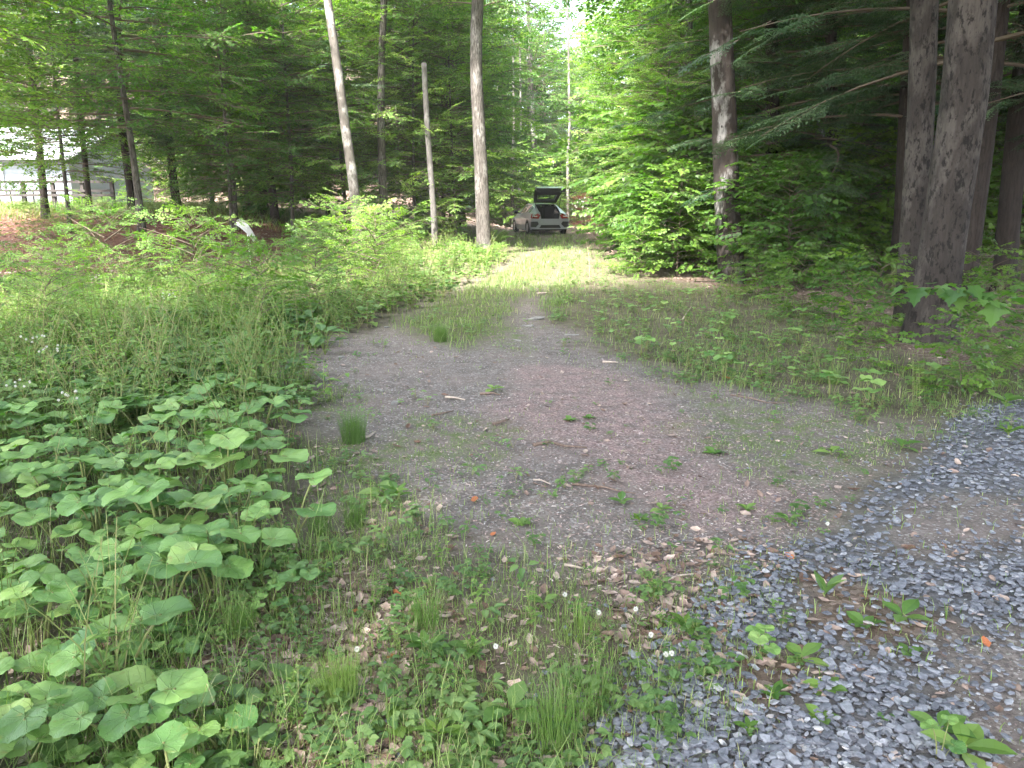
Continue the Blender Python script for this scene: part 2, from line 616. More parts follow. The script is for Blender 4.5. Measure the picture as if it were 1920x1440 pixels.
MT['slate'] = varmat('slate', [(0, (.09, .093, .11)), (.35, (.145, .152, .180)), (.7, (.20, .208, .24)), (.93, (.28, .287, .315)), (.97, (.38, .375, .385)), (1, (.30, .22, .18))], .55, .4, 60, .4)
MT['pebble'] = varmat('pebble', [(0, (.12, .115, .11)), (.6, (.26, .25, .24)), (1, (.62, .60, .57))], .7, .4)
MT['pale_stone'] = plain('pale_stone', (.22, .205, .19), .8, nscale=25, namp=.35, bump=.3)
MT['stick'] = plain('stick_bark', (.17, .12, .095), .9, nscale=40, namp=.4, bump=.5)
MT['pale_stick'] = plain('pale_stick', (.42, .34, .28), .9, nscale=40, namp=.3, bump=.5)
MT['petal'] = plain('white_petal', (.66, .65, .60), .6)
MT['redleaf'] = leafmat('red_leaf', [(0, (.12, .03, .03)), (1, (.26, .07, .05))], (.4, .12, .08), .3)

# ------------------------------------------------------------------ ground
def ground():
    def axis(lo, hi, a, b, d, g):
        core = list(np.arange(a, b, d))
        up, s = [b], d
        while up[-1] < hi:
            s = min(s * g, 25); up.append(up[-1] + s)
        dn, s = [a], d
        while dn[-1] > lo:
            s = min(s * g, 25); dn.append(dn[-1] - s)
        return np.array(dn[:0:-1] + core + up)
    xs = axis(-200, 200, -3.6, 3.8, 0.035, 1.035)
    ys = axis(-50, 230, 1.2, 7.5, 0.035, 1.022)
    X, Y = np.meshgrid(xs, ys)
    nx, ny = len(xs), len(ys)
    x, y = X.ravel(), Y.ravel()
    z = height(x, y)
    me = bpy.data.meshes.new('ground')
    me.vertices.add(nx * ny)
    me.vertices.foreach_set('co', np.stack([x, y, z], 1).astype(np.float32).ravel())
    i = np.arange((nx - 1) * (ny - 1))
    r, c = i // (nx - 1), i % (nx - 1)
    a = r * nx + c
    q = np.stack([a, a + 1, a + nx + 1, a + nx], 1).astype(np.int32)
    me.loops.add(q.size)
    me.loops.foreach_set('vertex_index', q.ravel())
    me.polygons.add(len(q))
    me.polygons.foreach_set('loop_start', np.arange(0, q.size, 4, dtype=np.int32))
    me.polygons.foreach_set('loop_total', np.full(len(q), 4, np.int32))
    me.polygons.foreach_set('use_smooth', np.ones(len(q), bool))

    def at(name, v):
        t = me.attributes.new(name, 'FLOAT', 'POINT')
        t.data.foreach_set('value', np.asarray(v, np.float32))
    dirt = np.maximum(zm(x, y, Z_DIRT, .45, .7, .8), m_tracks(x, y) * .28)
    dirt = np.maximum(dirt, .55 * zm(x, y, Z_FRONT, .3, .5) * sstep(-.15, .2, fbm(x, y, .5, N3)))
    grav = zm(x, y, Z_GRAVEL, .12, .35)
    bare = zmany(x, y, Z_BARE, soft=.15, amp=.5)
    strip = zmany(x, y, Z_STRIP, soft=.12, amp=.4)
    at('dirt', np.maximum(dirt * (1 - grav), grav * bare))
    at('gravel', grav * (1 - bare) * (1 - strip))
    lit = zmany(x, y, Z_LITTER, soft=.2, amp=.6)
    lit = np.maximum(lit, zm(x, y, Z_FOREST, .3, .8))
    lit = np.maximum(lit, sstep(27, 34, y))
    lit = np.maximum(lit, strip * .8)
    at('litter', lit)
    at('pink', zm(x, y, Z_PINK, .3, .9) * .9)
    at('moss', np.maximum(zmany(x, y, Z_MOSS, soft=.2, amp=.9) * .8, 1.0 * zm(x, y, Z_LANE, .3, .5) * (1 - .6 * m_tracks(x, y))))
    at('red', sstep(-3, -6, x) * sstep(16.5, 19, y) * (1 - sstep(28, 32, y)))
    me.update(calc_edges=True)
    m, nt, out = newmat('ground')
    tc = nt.nodes.new('ShaderNodeTexCoord')
    V = tc.outputs['Object']
    nf = noise(nt, V, 60, 6, .7)
    nm = noise(nt, V, 7, 6, .6)
    nl = noise(nt, V, 1.3, 5, .6)
    vo = nd(nt, 'ShaderNodeTexVoronoi', inp={'Scale': 75.0, 'Randomness': 1.0})
    nt.links.new(V, vo.inputs['Vector'])
    vs = nt.nodes.new('ShaderNodeSeparateColor')
    nt.links.new(vo.outputs['Color'], vs.inputs[0])
    vo2 = nd(nt, 'ShaderNodeTexVoronoi', inp={'Scale': 34.0})
    nt.links.new(V, vo2.inputs['Vector'])
    vs2 = nt.nodes.new('ShaderNodeSeparateColor')
    nt.links.new(vo2.outputs['Color'], vs2.inputs[0])
    soil = ramp(nt, nm, [(.3, (.085, .07, .05)), (.55, (.13, .11, .075)), (.75, (.11, .13, .05))])
    dcol = ramp(nt, nm, [(.25, (.10, .083, .075)), (.5, (.175, .148, .136)), (.78, (.262, .23, .215))])
    dcol = mixc(nt, 1.0, dcol, ramp(nt, nf, [(.25, (.55, .55, .55)), (.5, (1, 1, 1)), (.75, (1.35, 1.33, 1.3))]), 'MULTIPLY')
    dcol = mixc(nt, ramp(nt, vs.outputs[0], [(.86, (0, 0, 0)), (.90, (.8, .8, .8))]), dcol, (.36, .33, .31))
    dcol = mixc(nt, ramp(nt, vs.outputs[1], [(.78, (0, 0, 0)), (.84, (.7, .7, .7))]), dcol, (.10, .085, .08))
    dcol = mixc(nt, ramp(nt, nl, [(.45, (0, 0, 0)), (.7, (.45, .45, .45))]), dcol, (.24, .185, .165))
    pink = ramp(nt, vs.outputs[2], [(0, (.13, .085, .08)), (.5, (.27, .18, .17)), (1, (.42, .31, .29))])
    moss = ramp(nt, nf, [(.3, (.06, .085, .022)), (.7, (.135, .185, .05))])
    litc = ramp(nt, vs2.outputs[0], [(0, (.10, .065, .045)), (.5, (.20, .14, .11)), (1, (.33, .25, .215))])
    litc = mixc(nt, 1.0, litc, ramp(nt, nm, [(.3, (.6, .6, .6)), (.7, (1.1, 1.1, 1.1))]), 'MULTIPLY')
    redc = ramp(nt, nm, [(.3, (.08, .033, .022)), (.7, (.21, .095, .065))])
    grc = ramp(nt, vs2.outputs[1], [(0, (.09, .088, .092)), (1, (.20, .195, .205))])
    c = mixc(nt, attr(nt, 'litter'), soil, litc)
    c = mixc(nt, mathn(nt, 'MULTIPLY', attr(nt, 'red'), .9), c, redc)
    c = mixc(nt, attr(nt, 'dirt'), c, dcol)
    pk = mathn(nt, 'MULTIPLY', attr(nt, 'pink'), ramp(nt, nm, [(.35, (.2, .2, .2)), (.6, (1, 1, 1))]))
    c = mixc(nt, pk, c, pink)
    ms = mathn(nt, 'MULTIPLY', attr(nt, 'moss'), ramp(nt, nm, [(.42, (0, 0, 0)), (.62, (1, 1, 1))]))
    c = mixc(nt, ms, c, moss)
    c = mixc(nt, attr(nt, 'gravel'), c, grc)
    p = nd(nt, 'ShaderNodeBsdfPrincipled', inp={'Roughness': .93, 'Specular IOR Level': .2})
    nt.links.new(c, p.inputs['Base Color'])
    b = nd(nt, 'ShaderNodeBump', inp={'Strength': .8, 'Distance': .012})
    hh = mathn(nt, 'ADD', mathn(nt, 'MULTIPLY', nf, 1.1), mathn(nt, 'ADD', nm, mathn(nt, 'MULTIPLY', vs.outputs[0], .35)))
    nt.links.new(hh, b.inputs['Height'])
    nt.links.new(b.outputs[0], p.inputs['Normal'])
    nt.links.new(p.outputs[0], out.inputs[0])
    me.materials.append(m)
    o = obj('ground', me)
    tag(o, kind='structure')


ground()


# ------------------------------------------------------------------ scattering
def cand(n, d0=1.55, d1=24.0, spread=.74, pw=1.0, extra=.5):
    u = RNG.random(n)
    if pw == 1.0:
        d = d0 * (d1 / d0) ** u
    else:
        d = (d0 ** (1 - pw) + u * (d1 ** (1 - pw) - d0 ** (1 - pw))) ** (1 / (1 - pw))
    x = (RNG.random(n) * 2 - 1) * (spread * d + extra)
    return x, d


def keep(x, y, prob):
    k = RNG.random(len(x)) < prob
    return x[k], y[k]


def pos3(x, y, dz=0.0):
    return np.stack([x, y, height(x, y) + dz], 1)


def stuff(name, parts, mats, smooth=False):
    me = mesh(name, merge(parts), mats, smooth)
    o = obj(name, me)
    tag(o, kind='stuff')
    return o


# ---- slate gravel
def slate_protos():
    out = []
    for k in range(10):
        m = MB()
        n = random.choice([5, 6, 6, 7])
        th = random.uniform(.10, .24)
        asp = random.uniform(.45, .95)
        a = sorted([(i + random.uniform(-.35, .35)) * 2 * PI / n for i in range(n)])
        rr = [random.uniform(.8, 1.1) for _ in range(n)]
        bot = [(math.cos(t) * q * .5, math.sin(t) * q * .5 * asp, -th / 2) for t, q in zip(a, rr)]
        mid = [(v[0] * 1.04, v[1] * 1.04, th * random.uniform(.0, .35)) for v in bot]
        top = [(v[0] * .84 + random.uniform(-.03, .03), v[1] * .84, th / 2 + random.uniform(-.04, .04)) for v in bot]
        fs = [tuple(range(2 * n, 3 * n))]
        for i in range(n):
            j = (i + 1) % n
            fs.append((i, j, n + j, n + i))
            fs.append((n + i, n + j, 2 * n + j, 2 * n + i))
        m.add(bot + mid + top, fs, 0, .5)
        out.append(m.arrays())
    return out


SL = slate_protos()


def gravel():
    parts = []
    x, y = cand(84000, 1.4, 14, .8, 1.2, .8)
    g = zm(x, y, Z_GRAVEL, .12, .35)
    bare = zmany(x, y, Z_BARE, soft=.3, amp=.5)
    strip = zmany(x, y, Z_STRIP, soft=.12, amp=.4)
    pr = np.clip(g * (1 - .86 * bare) * (1 - .8 * strip), 0, 1)
    x, y = keep(x, y, pr)
    s = .014 + .028 * RNG.random(len(x)) ** 1.6 + .004 * y * .3
    big = RNG.random(len(x)) < .03
    s[big] *= 1.5
    ix = RNG.integers(0, len(SL), len(x))
    for k in range(len(SL)):
        q = ix == k
        n = q.sum()
        parts.append(rep(SL[k], pos3(x[q], y[q], .006 + .014 * RNG.random(n)),
                         rotm(RNG.random(n) * 6.28, RNG.normal(0, .15, n), RNG.normal(0, .15, n)), s[q], RNG.random(n)))
    # spilled stones outside
    x, y = cand(9000, 1.6, 9, .7, 1.1)
    e = poly_sd(x, y, Z_GRAVEL)
    x, y = keep(x, y, np.where(e < 0, np.exp(e / .22), 0))
    n = len(x)
    parts.append(rep(SL[2], pos3(x, y, .004), rotm(RNG.random(n) * 6.28, RNG.normal(0, .15, n), 0), .014 + .024 * RNG.random(n), RNG.random(n)))
    stuff('slate_gravel', parts, [MT['slate']])


gravel()


def debris():
    # small chips and pebbles on the bare soil
    m = MB()
    m.add([(0, -.2, 0), (1, -.15, .05), (.95, .2, 0), (.1, .22, .06), (.5, 0, .16)], [(0, 1, 4), (1, 2, 4), (2, 3, 4), (3, 0, 4)], 0, .5)
    chip = m.arrays()
    x, y = cand(120000, 1.7, 13, .6, 1.0)
    pk = zm(x, y, Z_PINK, .3, .9)
    d = zm(x, y, Z_DIRT, .2, .6)
    lit = zmany(x, y, Z_LITTER, soft=.2, amp=.6)
    x, y = keep(x, y, np.clip(.9 * pk + .42 * d + .6 * lit + .15, 0, 1) * (1 - zm(x, y, Z_GRAVEL, .2, .4) * .9))
    n = len(x)
    s = .008 + .020 * RNG.random(n) ** 2
    sc = np.stack([s, s * (.4 + .6 * RNG.random(n)), s * .7], 1)
    stuff('wood_chips', [rep(chip, pos3(x, y, .001), rotm(RNG.random(n) * 6.28, RNG.normal(0, .12, n), RNG.normal(0, .2, n)), sc, RNG.random(n))], [MT['chip']])
    x, y = cand(14000, 1.7, 12, .6, 1.0)
    d = np.maximum(zm(x, y, Z_DIRT, .2, .6), zmany(x, y, Z_BARE, soft=.3, amp=.5))
    x, y = keep(x, y, d)
    n = len(x)
    stuff('pebbles', [rep(SL[5], pos3(x, y, .001), rotm(RNG.random(n) * 6.28, RNG.normal(0, .1, n), 0), .005 + .011 * RNG.random(n) ** 3, RNG.random(n))], [MT['pebble']])


debris()


def dryleaf_proto(seed):
    r = random.Random(seed)
    m = MB()
    n = 6
    vs, fs = [], []
    curl = r.uniform(.1, .6)
    tw = r.uniform(-.5, .5)
    for i in range(n):
        t = i / (n - 1)
        w = .24 * math.sin(PI * min(1, t * .92 + .05)) * (1 + .25 * (i % 2))
        x = t - .5
        z0 = curl * (t - .5) ** 2 * 1.2
        vs += [(x, -w, z0 + curl * w * 1.1 + tw * w * t), (x, 0, z0), (x, w, z0 + curl * w * 1.1 - tw * w * t)]
    for i in range(n - 1):
        a = 3 * i
        fs += [(a, a + 3, a + 4, a + 1), (a + 1, a + 4, a + 5, a + 2)]
    m.add(vs, fs, 0, .5)
    return m.arrays()


DL = [dryleaf_proto(i) for i in range(5)]


def litter():
    parts = []
    for rnd in range(2):
        if rnd == 0:
            x, y = cand(34000, 1.6, 9, .75, 1.1)
            lit = np.maximum(zmany(x, y, Z_LITTER, soft=.2, amp=.6), .35 * zm(x, y, Z_BUTTER, .2, .3))
            lit = np.maximum(lit, .22 * zmany(x, y, Z_STRIP, soft=.1, amp=.3))
            pr = lit * .55 + .13 * zm(x, y, Z_FRONT, .2, .5) + .03
        else:
            x = RNG.uniform(1.5, 26, 24000); y = RNG.uniform(6, 45, 24000)
            pr = zm(x, y, Z_FOREST, .3, .8) * .75
        x, y = keep(x, y, pr)
        ix = RNG.integers(0, 5, len(x))
        for k in range(5):
            q = ix == k
            n = q.sum()
            parts.append(rep(DL[k], pos3(x[q], y[q], .006), rotm(RNG.random(n) * 6.28, RNG.normal(0, .2, n), RNG.normal(0, .25, n)),
                             .02 + .045 * RNG.random(n) ** 1.5 + .0015 * y[q], RNG.random(n) * .93))
    # red-brown needles and leaves on the left bank
    x = RNG.uniform(-24, -3, 12000); y = RNG.uniform(16, 32, 12000)
    n = len(x)
    parts.append(rep(DL[1], pos3(x, y, .006), rotm(RNG.random(n) * 6.28, RNG.normal(0, .2, n), 0), .07 + .06 * RNG.random(n), RNG.random(n) * .7))
    x = RNG.uniform(-40, 4, 9000); y = RNG.uniform(42, 90, 9000)
    n = len(x)
    parts.append(rep(DL[3], pos3(x, y, .02), rotm(RNG.random(n) * 6.28, RNG.normal(0, .3, n), 0), .2 + .15 * RNG.random(n), .4 + RNG.random(n) * .5))
    stuff('leaf_litter', parts, [MT['dry']])


litter()


# ---- grass
def blade_proto(seed):
    r = random.Random(seed)
    m = MB()
    b = r.uniform(.2, 1.1)
    w = .022
    vs = [(0, -w, 0), (0, w, 0), (b * .22, -w * .85, .5), (b * .22, w * .85, .5), (b * .62, 0 - w * .5, .85), (b * .62, w * .5, .85), (b * 1.05, 0, .98 - b * .2)]
    m.add(vs, [(0, 1, 3, 2), (2, 3, 5, 4), (4, 5, 6)], 0, .5)
    return m.arrays()


BL = [blade_proto(i) for i in range(6)]


def grass():
    def sow(n, zone, hgt, d0=1.6, d1=24, pw=1.0, clump=.5, cs=.35, wid=1.0, lo=0.0):
        x, y = cand(n, d0, d1, .74, pw)
        c = sstep(.5 - clump * .35, .5 + clump * .25, fbm(x, y, cs, N3) + .5 + .12) if clump else 1
        x, y = keep(x, y, np.clip(zone(x, y) * (lo + (1 - lo) * c), 0, 1))
        k = RNG.integers(0, 6, len(x))
        out = []
        for j in range(6):
            q = k == j
            nn = q.sum()
            hh = hgt * (.35 + .75 * RNG.random(nn)) * (1 + .012 * y[q]) * np.clip(1 + 1.8 * fbm(x[q], y[q], .7, N1), .35, 1.8)
            sc = np.stack([hh, hh * 0 + wid * .10 * (1 + .10 * y[q]), hh], 1)
            out.append(rep(BL[j], pos3(x[q], y[q], -.004), rotm(RNG.random(nn) * 6.28, RNG.normal(0, .18, nn), 0), sc, RNG.random(nn) ** 1.1))
        return out
    parts = []
    parts += sow(85000, lambda x, y: zm(x, y, Z_FRONT, .4, .9) * .85, .055, 1.5, 6, 1.2, .8, .35, .42)
    parts += sow(11000, lambda x, y: zm(x, y, Z_FRONT, .2, .5) * .8, .13, 1.5, 5, 1.2, .5, .22, .5)
    tr = lambda x, y: zm(x, y, Z_LANE, .25, .5) * (1 - .55 * m_tracks(x, y))
    parts += sow(130000, tr, .105, 6, 45, .8, .35, .8, .75, .6)
    parts += sow(100000, lambda x, y: zm(x, y, Z_VERGE, .5, .9), .075, 3, 40, 1.0, .5, .5, .6, .5)
    parts += sow(40000, lambda x, y: zm(x, y, Z_MEADOW, .2, .5) * np.where((y > 15.5) & (x < -4.8), .1, .6), .26, 3, 30, 1.0, .6, .8, .8, .15)
    parts += sow(60000, lambda x, y: zmany(x, y, Z_MOSS, soft=.2, amp=.8) * .6 + .30 * zm(x, y, Z_DIRT) * (1 - sstep(.15, .9, poly_sd(x, y, Z_DIRT))) + .06, .035, 2.5, 12, 1.0, .6, .3, .6)
    parts += sow(26000, lambda x, y: zm(x, y, Z_BUTTER, .2, .5) * .8, .26, 1.5, 8, 1.0, .7, .5, .5)
    parts += sow(6000, lambda x, y: zmany(x, y, Z_STRIP, soft=.1, amp=.5) + zmany(x, y, Z_BARE, soft=.1) * .3, .06, 1.5, 6, 1.0, .6, .2, .8)
    # lawn strip on top of the far bank
    x = RNG.uniform(-26, -4, 9000); y = RNG.uniform(26.5, 33, 9000)
    n = len(x)
    sc = np.stack([np.full(n, .3), np.full(n, .3), np.full(n, .3)], 1)
    parts.append(rep(BL[2], pos3(x, y), rotm(RNG.random(n) * 6.28, 0, 0), sc, RNG.random(n)))
    stuff('grass', parts, [MT['grass']])


grass()


# ---- low broad-leaved ground cover
def cover_protos():
    out = []
    for k in range(5):
        r = random.Random(40 + k)
        m = MB()
        for i in range(r.randint(5, 8)):
            a = r.uniform(0, 6.28)
            q = r.uniform(.15, .5)
            h = r.uniform(.35, .9)
            p = (math.cos(a) * q, math.sin(a) * q, h)
            if k < 3:   # trifoliate
                for t in (-1.05, 0, 1.05):
                    leaf(m, .34, .28, 3, .15, .15, p, a + t, r.uniform(-.15, .2), r.uniform(-.2, .2), 0, r.random())
            else:
                leaf(m, .6, .38, 3, .25, .3, p, a, r.uniform(0, .5), r.uniform(-.2, .2), 0, r.random())
            tube(m, [(0, 0, 0), (p[0] * .5, p[1] * .5, h * .6), p], .012, 3, 1, .3, False)
        out.append(m.arrays())
    return out


CP = cover_protos()


def cover():
    def sow(n, zone, s0, s1, d0, d1, pw=1.0, cl=.5, cs=.5):
        x, y = cand(n, d0, d1, .76, pw)
        c = sstep(.45 - cl * .2, .5 + cl * .2, fbm(x, y, cs, N2) + .55)
        x, y = keep(x, y, np.clip(zone(x, y) * c, 0, 1))
        ix = RNG.integers(0, 5, len(x))
        out = []
        for j in range(5):
            q = ix == j
            nn = q.sum()
            out.append(rep(CP[j], pos3(x[q], y[q]), rotm(RNG.random(nn) * 6.28, RNG.normal(0, .1, nn), RNG.normal(0, .1, nn)),
                           (s0 + (s1 - s0) * RNG.random(nn) ** 1.5) * (1 + .02 * y[q]), RNG.random(nn)))
        return out
    parts = []
    parts += sow(3600, lambda x, y: zm(x, y, Z_FRONT, .2, .5) * .8, .03, .085, 1.5, 6, 1.2, .6, .4)
    parts += sow(14000, lambda x, y: zm(x, y, Z_VERGE, .5, .7), .035, .10, 4, 30, 1.0, .3)
    parts += sow(4500, lambda x, y: zm(x, y, Z_LANE, .2, .4) * (1 - .7 * m_tracks(x, y)), .04, .09, 6, 40)
    parts += sow(6000, lambda x, y: zm(x, y, Z_MEADOW, .25, .4) * np.where((y > 15.5) & (x < -4.8), .03, 1), .10, .28, 3.5, 22, 1.0, .4, .7)
    parts += sow(3000, lambda x, y: zm(x, y, Z_BUTTER, .2, .4) * .7, .05, .14, 1.5, 7)
    parts += sow(2600, lambda x, y: zm(x, y, Z_DIRT) * .35 + zmany(x, y, Z_STRIP, soft=.15) * .4 + zm(x, y, Z_GRAVEL) * .02, .03, .08, 1.7, 9)
    parts += sow(2500, lambda x, y: zm(x, y, Z_FOREST, .3, .5) * .35, .12, .3, 6, 35)
    stuff('ground_cover', parts, [MT['clover'], MT['stem']])


cover()


# ------------------------------------------------------------------ plant kinds
def coltsfoot_leaf(seed):
    r = random.Random(seed)
    m = MB()
    n = 36
    vs = [(0, 0, 0)]
    ph = [r.uniform(0, 6.28) for _ in range(3)]
    for ring, f in ((1, .38), (2, .74), (3, 1.0)):
        for i in range(n):
            t = -PI + 2 * PI * (i + .5) / n
            sinus = max(0.0, (abs(t) - 2.35) / .79)
            rad = .5 * (1.02 + .12 * math.cos(t)) * (1 - .62 * sinus ** 1.6)
            if ring == 3:
                rad *= 1 + .028 * (1 if i % 2 == 0 else -1) + r.uniform(-.015, .015) + .022 * math.sin(3 * t + ph[0])
            rad *= f
            z = .16 * f * f * (.35 + .3 * math.sin(2 * t + ph[1])) + .05 * math.sin(4 * t + ph[2]) * f * f + .05 * f
            if ring == 3: z -= .05
            vs.append((math.cos(t) * rad + .0, math.sin(t) * rad, z))
    fs = []
    for i in range(n - 1):
        fs.append((0, 1 + i, 2 + i))
    for ring in range(2):
        a = 1 + ring * n
        for i in range(n - 1):
            fs.append((a + i, a + n + i, a + n + i + 1, a + i + 1))
    m.add(vs, fs, 0, .5)
    me = mesh('coltsfoot_leaf', m, [MT['butter']], True)
    a = me.attributes['var']
    return me


CL = [coltsfoot_leaf(i) for i in range(6)]
CLV = []
for i, me in enumerate(CL):       # slightly different greens
    v = [.2, .5, .7, .35, .95, .6][i]
    me.attributes['var'].data.foreach_set('value', np.full(len(me.polygons), v, np.float32))


def stalk_mesh(h, lean, name='stalk', r0=.005, mat='stem'):
    m = MB()
    pts = [(lean * t * t, 0, h * t) for t in (0, .25, .5, .75, 1)]
    tube(m, pts, [r0, r0 * .95, r0 * .85, r0 * .75, r0 * .7], 5, 0, .4)
    return mesh(name, m, [MT[mat]], True)


STK = [stalk_mesh(1, .12 + .12 * k, r0=.02) for k in range(4)]


def coltsfoot_proto(seed, n):
    r = random.Random(seed)
    root = empty('coltsfoot', (0, 0, 0))
    for i in range(n):
        a = i * 2 * PI / n + r.uniform(-.5, .5)
        h = r.uniform(.14, .30)
        k = r.randrange(4)
        lean = (.12 + .12 * k) * h
        bx, by = math.cos(a) * .03, math.sin(a) * .03
        s = obj('stalk', STK[k], root, (bx, by, 0), (0, 0, a), (h, h, h))
        d = r.uniform(.11, .18)
        ls = obj('leaf', CL[r.randrange(6)], root, (bx + math.cos(a) * lean, by + math.sin(a) * lean, h - .003),
                 (r.uniform(-.2, .2), r.uniform(-.12, .24), a + r.uniform(-.4, .4)), (d, d * r.uniform(.9, 1.1), d))
    reg(root)
    return root


def place(proto, x, y, rz, s, label, cat, group, used, dz=0.0, tilt=0.0):
    o = proto if proto.name not in used else copy_tree(proto)
    used.add(proto.name)
    o.location = (x, y, hz(x, y) + dz)
    o.rotation_euler = (random.uniform(-tilt, tilt), random.uniform(-tilt, tilt), rz)
    o.scale = (s, s, s)
    tag(o, label, cat, group)
    return o


def spots(n, poly, mind, d0=1.4, d1=12, pw=1.0, spread=.74, sdmin=0.0, tries=60):
    out = []
    xs, ys = cand(n * tries, d0, d1, spread, pw)
    ok = poly_sd(xs, ys, poly) > sdmin
    xs, ys = xs[ok], ys[ok]
    for x, y in zip(xs, ys):
        md = mind * (.6 + .12 * y)
        if all((x - a) ** 2 + (y - b) ** 2 > md * md for a, b in out):
            out.append((float(x), float(y)))
            if len(out) >= n: break
    return out


used = set()
cps = [coltsfoot_proto(100 + i, n) for i, n in enumerate((3, 4, 5, 4, 3, 5))]
for x, y in spots(210, Z_BUTTER, .14, 1.45, 7.5, 1.3, .80):
    near = y < 2.9
    lab = ('coltsfoot with big round pale green leaves in the bottom left foreground' if near else
           'coltsfoot with round green leaves in the patch left of the bare dirt' if y > 4 else
           'coltsfoot with broad round leaves midway down the left verge')
    s = random.choice([.6, .8, 1.0, 1.1, 1.2]) * random.uniform(.88, 1.05) * (.82 if y < 2.7 else 1 if y < 5 else .9)
    place(random.choice(cps), x, y, random.uniform(0, 6.28), s, lab, 'plant',
          'coltsfoot plants of the left verge', used, 0, .08)
for x, y in spots(60, Z_VERGE, .22, 5, 14, .6, .8, .35):
    place(random.choice(cps), x, y, random.uniform(0, 6.28), random.uniform(.45, .8),
          'small round-leaved coltsfoot in the verge along the dark forest edge', 'plant',
          'coltsfoot plants of the right verge', used, 0, .1)
# loners in front
for k, (px, py, s, lab) in enumerate([(575, 1120, .55, 'small lone coltsfoot with pale leaves in grass, right of the coltsfoot patch'),
                       (505, 1160, .45, 'tiny coltsfoot leaning over sunlit grass in the left foreground'),
                       (1430, 1245, .42, 'yellow-green seedling with lobed leaves among slate chips'),
                       (420, 1430, .6, 'coltsfoot with green leaves over brown litter at the bottom edge'),
                       (1760, 1440, .4, 'small green weed in bare soil at the bottom right corner')]):
    x, y = G(px, py)
    place(cps[k % 6], x, y, random.uniform(0, 6.28), s, lab, 'plant', None, used)


# ---- herbs
def herb_mesh(seed, stems, h, ll, lw, spread, droop=.2, n_l=9, up=.35, mat='herb', dry=0):
    r = random.Random(seed)
    m = MB()
    for s in range(stems):
        a = r.uniform(0, 6.28)
        ln = r.uniform(.05, spread)
        hh = h * r.uniform(.6, 1.08)
        b = (r.uniform(-.09, .09), r.uniform(-.09, .09))
        pts = [(b[0] + math.cos(a) * ln * t * t, b[1] + math.sin(a) * ln * t * t, hh * t) for t in (0, .3, .6, .85, 1)]
        tube(m, pts, [.004, .0038, .003, .0022, .0014], 3, 1, r.random(), False)
        for i in range(n_l):
            t = .18 + .82 * i / (n_l - 1)
            p = (b[0] + math.cos(a) * ln * t * t, b[1] + math.sin(a) * ln * t * t, hh * t)
            sz = (1.1 - .6 * t) * r.uniform(.7, 1.15)
            leaf(m, ll * sz, lw * sz, 3, .3, droop, p, i * 2.4 + r.uniform(-.4, .4), r.uniform(up - .35, up + .3),
                 r.uniform(-.3, .3), 0, r.random())
    return m


HM = [mesh('herb', herb_mesh(1, 5, .62, .12, .035, .25), [MT['herb'], MT['stem']]),
      mesh('herb', herb_mesh(2, 6, .5, .10, .055, .3, .25, 8, .2), [MT['herb'], MT['stem']]),
      mesh('herb', herb_mesh(3, 7, .8, .13, .026, .3, .35, 13, .45), [MT['herb'], MT['stem']]),
      mesh('herb', herb_mesh(4, 4, .42, .15, .09, .3, .3, 6, .15), [MT['herb'], MT['stem']])]
HA = [herb_mesh(11, 3, .55, .13, .05, .25, .25, 7, .3).arrays(), herb_mesh(12, 4, .7, .13, .035, .3, .3, 8, .4).arrays(),
      herb_mesh(13, 3, .4, .14, .09, .25, .3, 5, .1).arrays()]


def fern_mesh(seed, fronds, L):
    r = random.Random(seed)
    m = MB()
    for f in range(fronds):
        a = f * 2 * PI / fronds + r.uniform(-.3, .3)
        LL = L * r.uniform(.75, 1.1)
        el = r.uniform(.7, 1.15)
        pts = []
        x = z = 0.0
        n = 16
        for i in range(n + 1):
            t = i / n
            e = el - 1.35 * t * t
            pts.append((x, z, e))
            x += LL / n * math.cos(e)
            z += LL / n * math.sin(e)
        ca, sa = math.cos(a), math.sin(a)
        tube(m, [(p[0] * ca, p[0] * sa, p[1]) for p in pts[::4]], [.004, .0035, .003, .002, .001], 3, 1, .5, False)
        v = r.random()
        for i in range(3, n + 1):
            t = i / n
            w = LL * .24 * math.sin(PI * min(1, (t * .93 + .02)) ** .8) + .01
            p = pts[i]
            for sgn in (-1, 1):
                leaf(m, w, LL * .055, 3, .1, .18, (p[0] * ca, p[0] * sa, p[1]), a + sgn * r.uniform(1.15, 1.35), r.uniform(-.2, .1) + p[2] * .15,
                     sgn * -.2, 0, v)
    return m


FM = [mesh('fern', fern_mesh(1, 8, .75), [MT['fern'], MT['stem']]), mesh('fern', fern_mesh(2, 7, .6), [MT['fern'], MT['stem']]),
      mesh('fern', fern_mesh(3, 9, .9), [MT['fern'], MT['stem']])]


def single(name, me, x, y, rz, s, label, cat, group=None, kind=None, tilt=.08, dz=0.0):
    o = obj(name, me, None, (x, y, hz(x, y) + dz), (random.uniform(-tilt, tilt), random.uniform(-tilt, tilt), rz), s)
    tag(o, label, cat, group, kind)
    return o


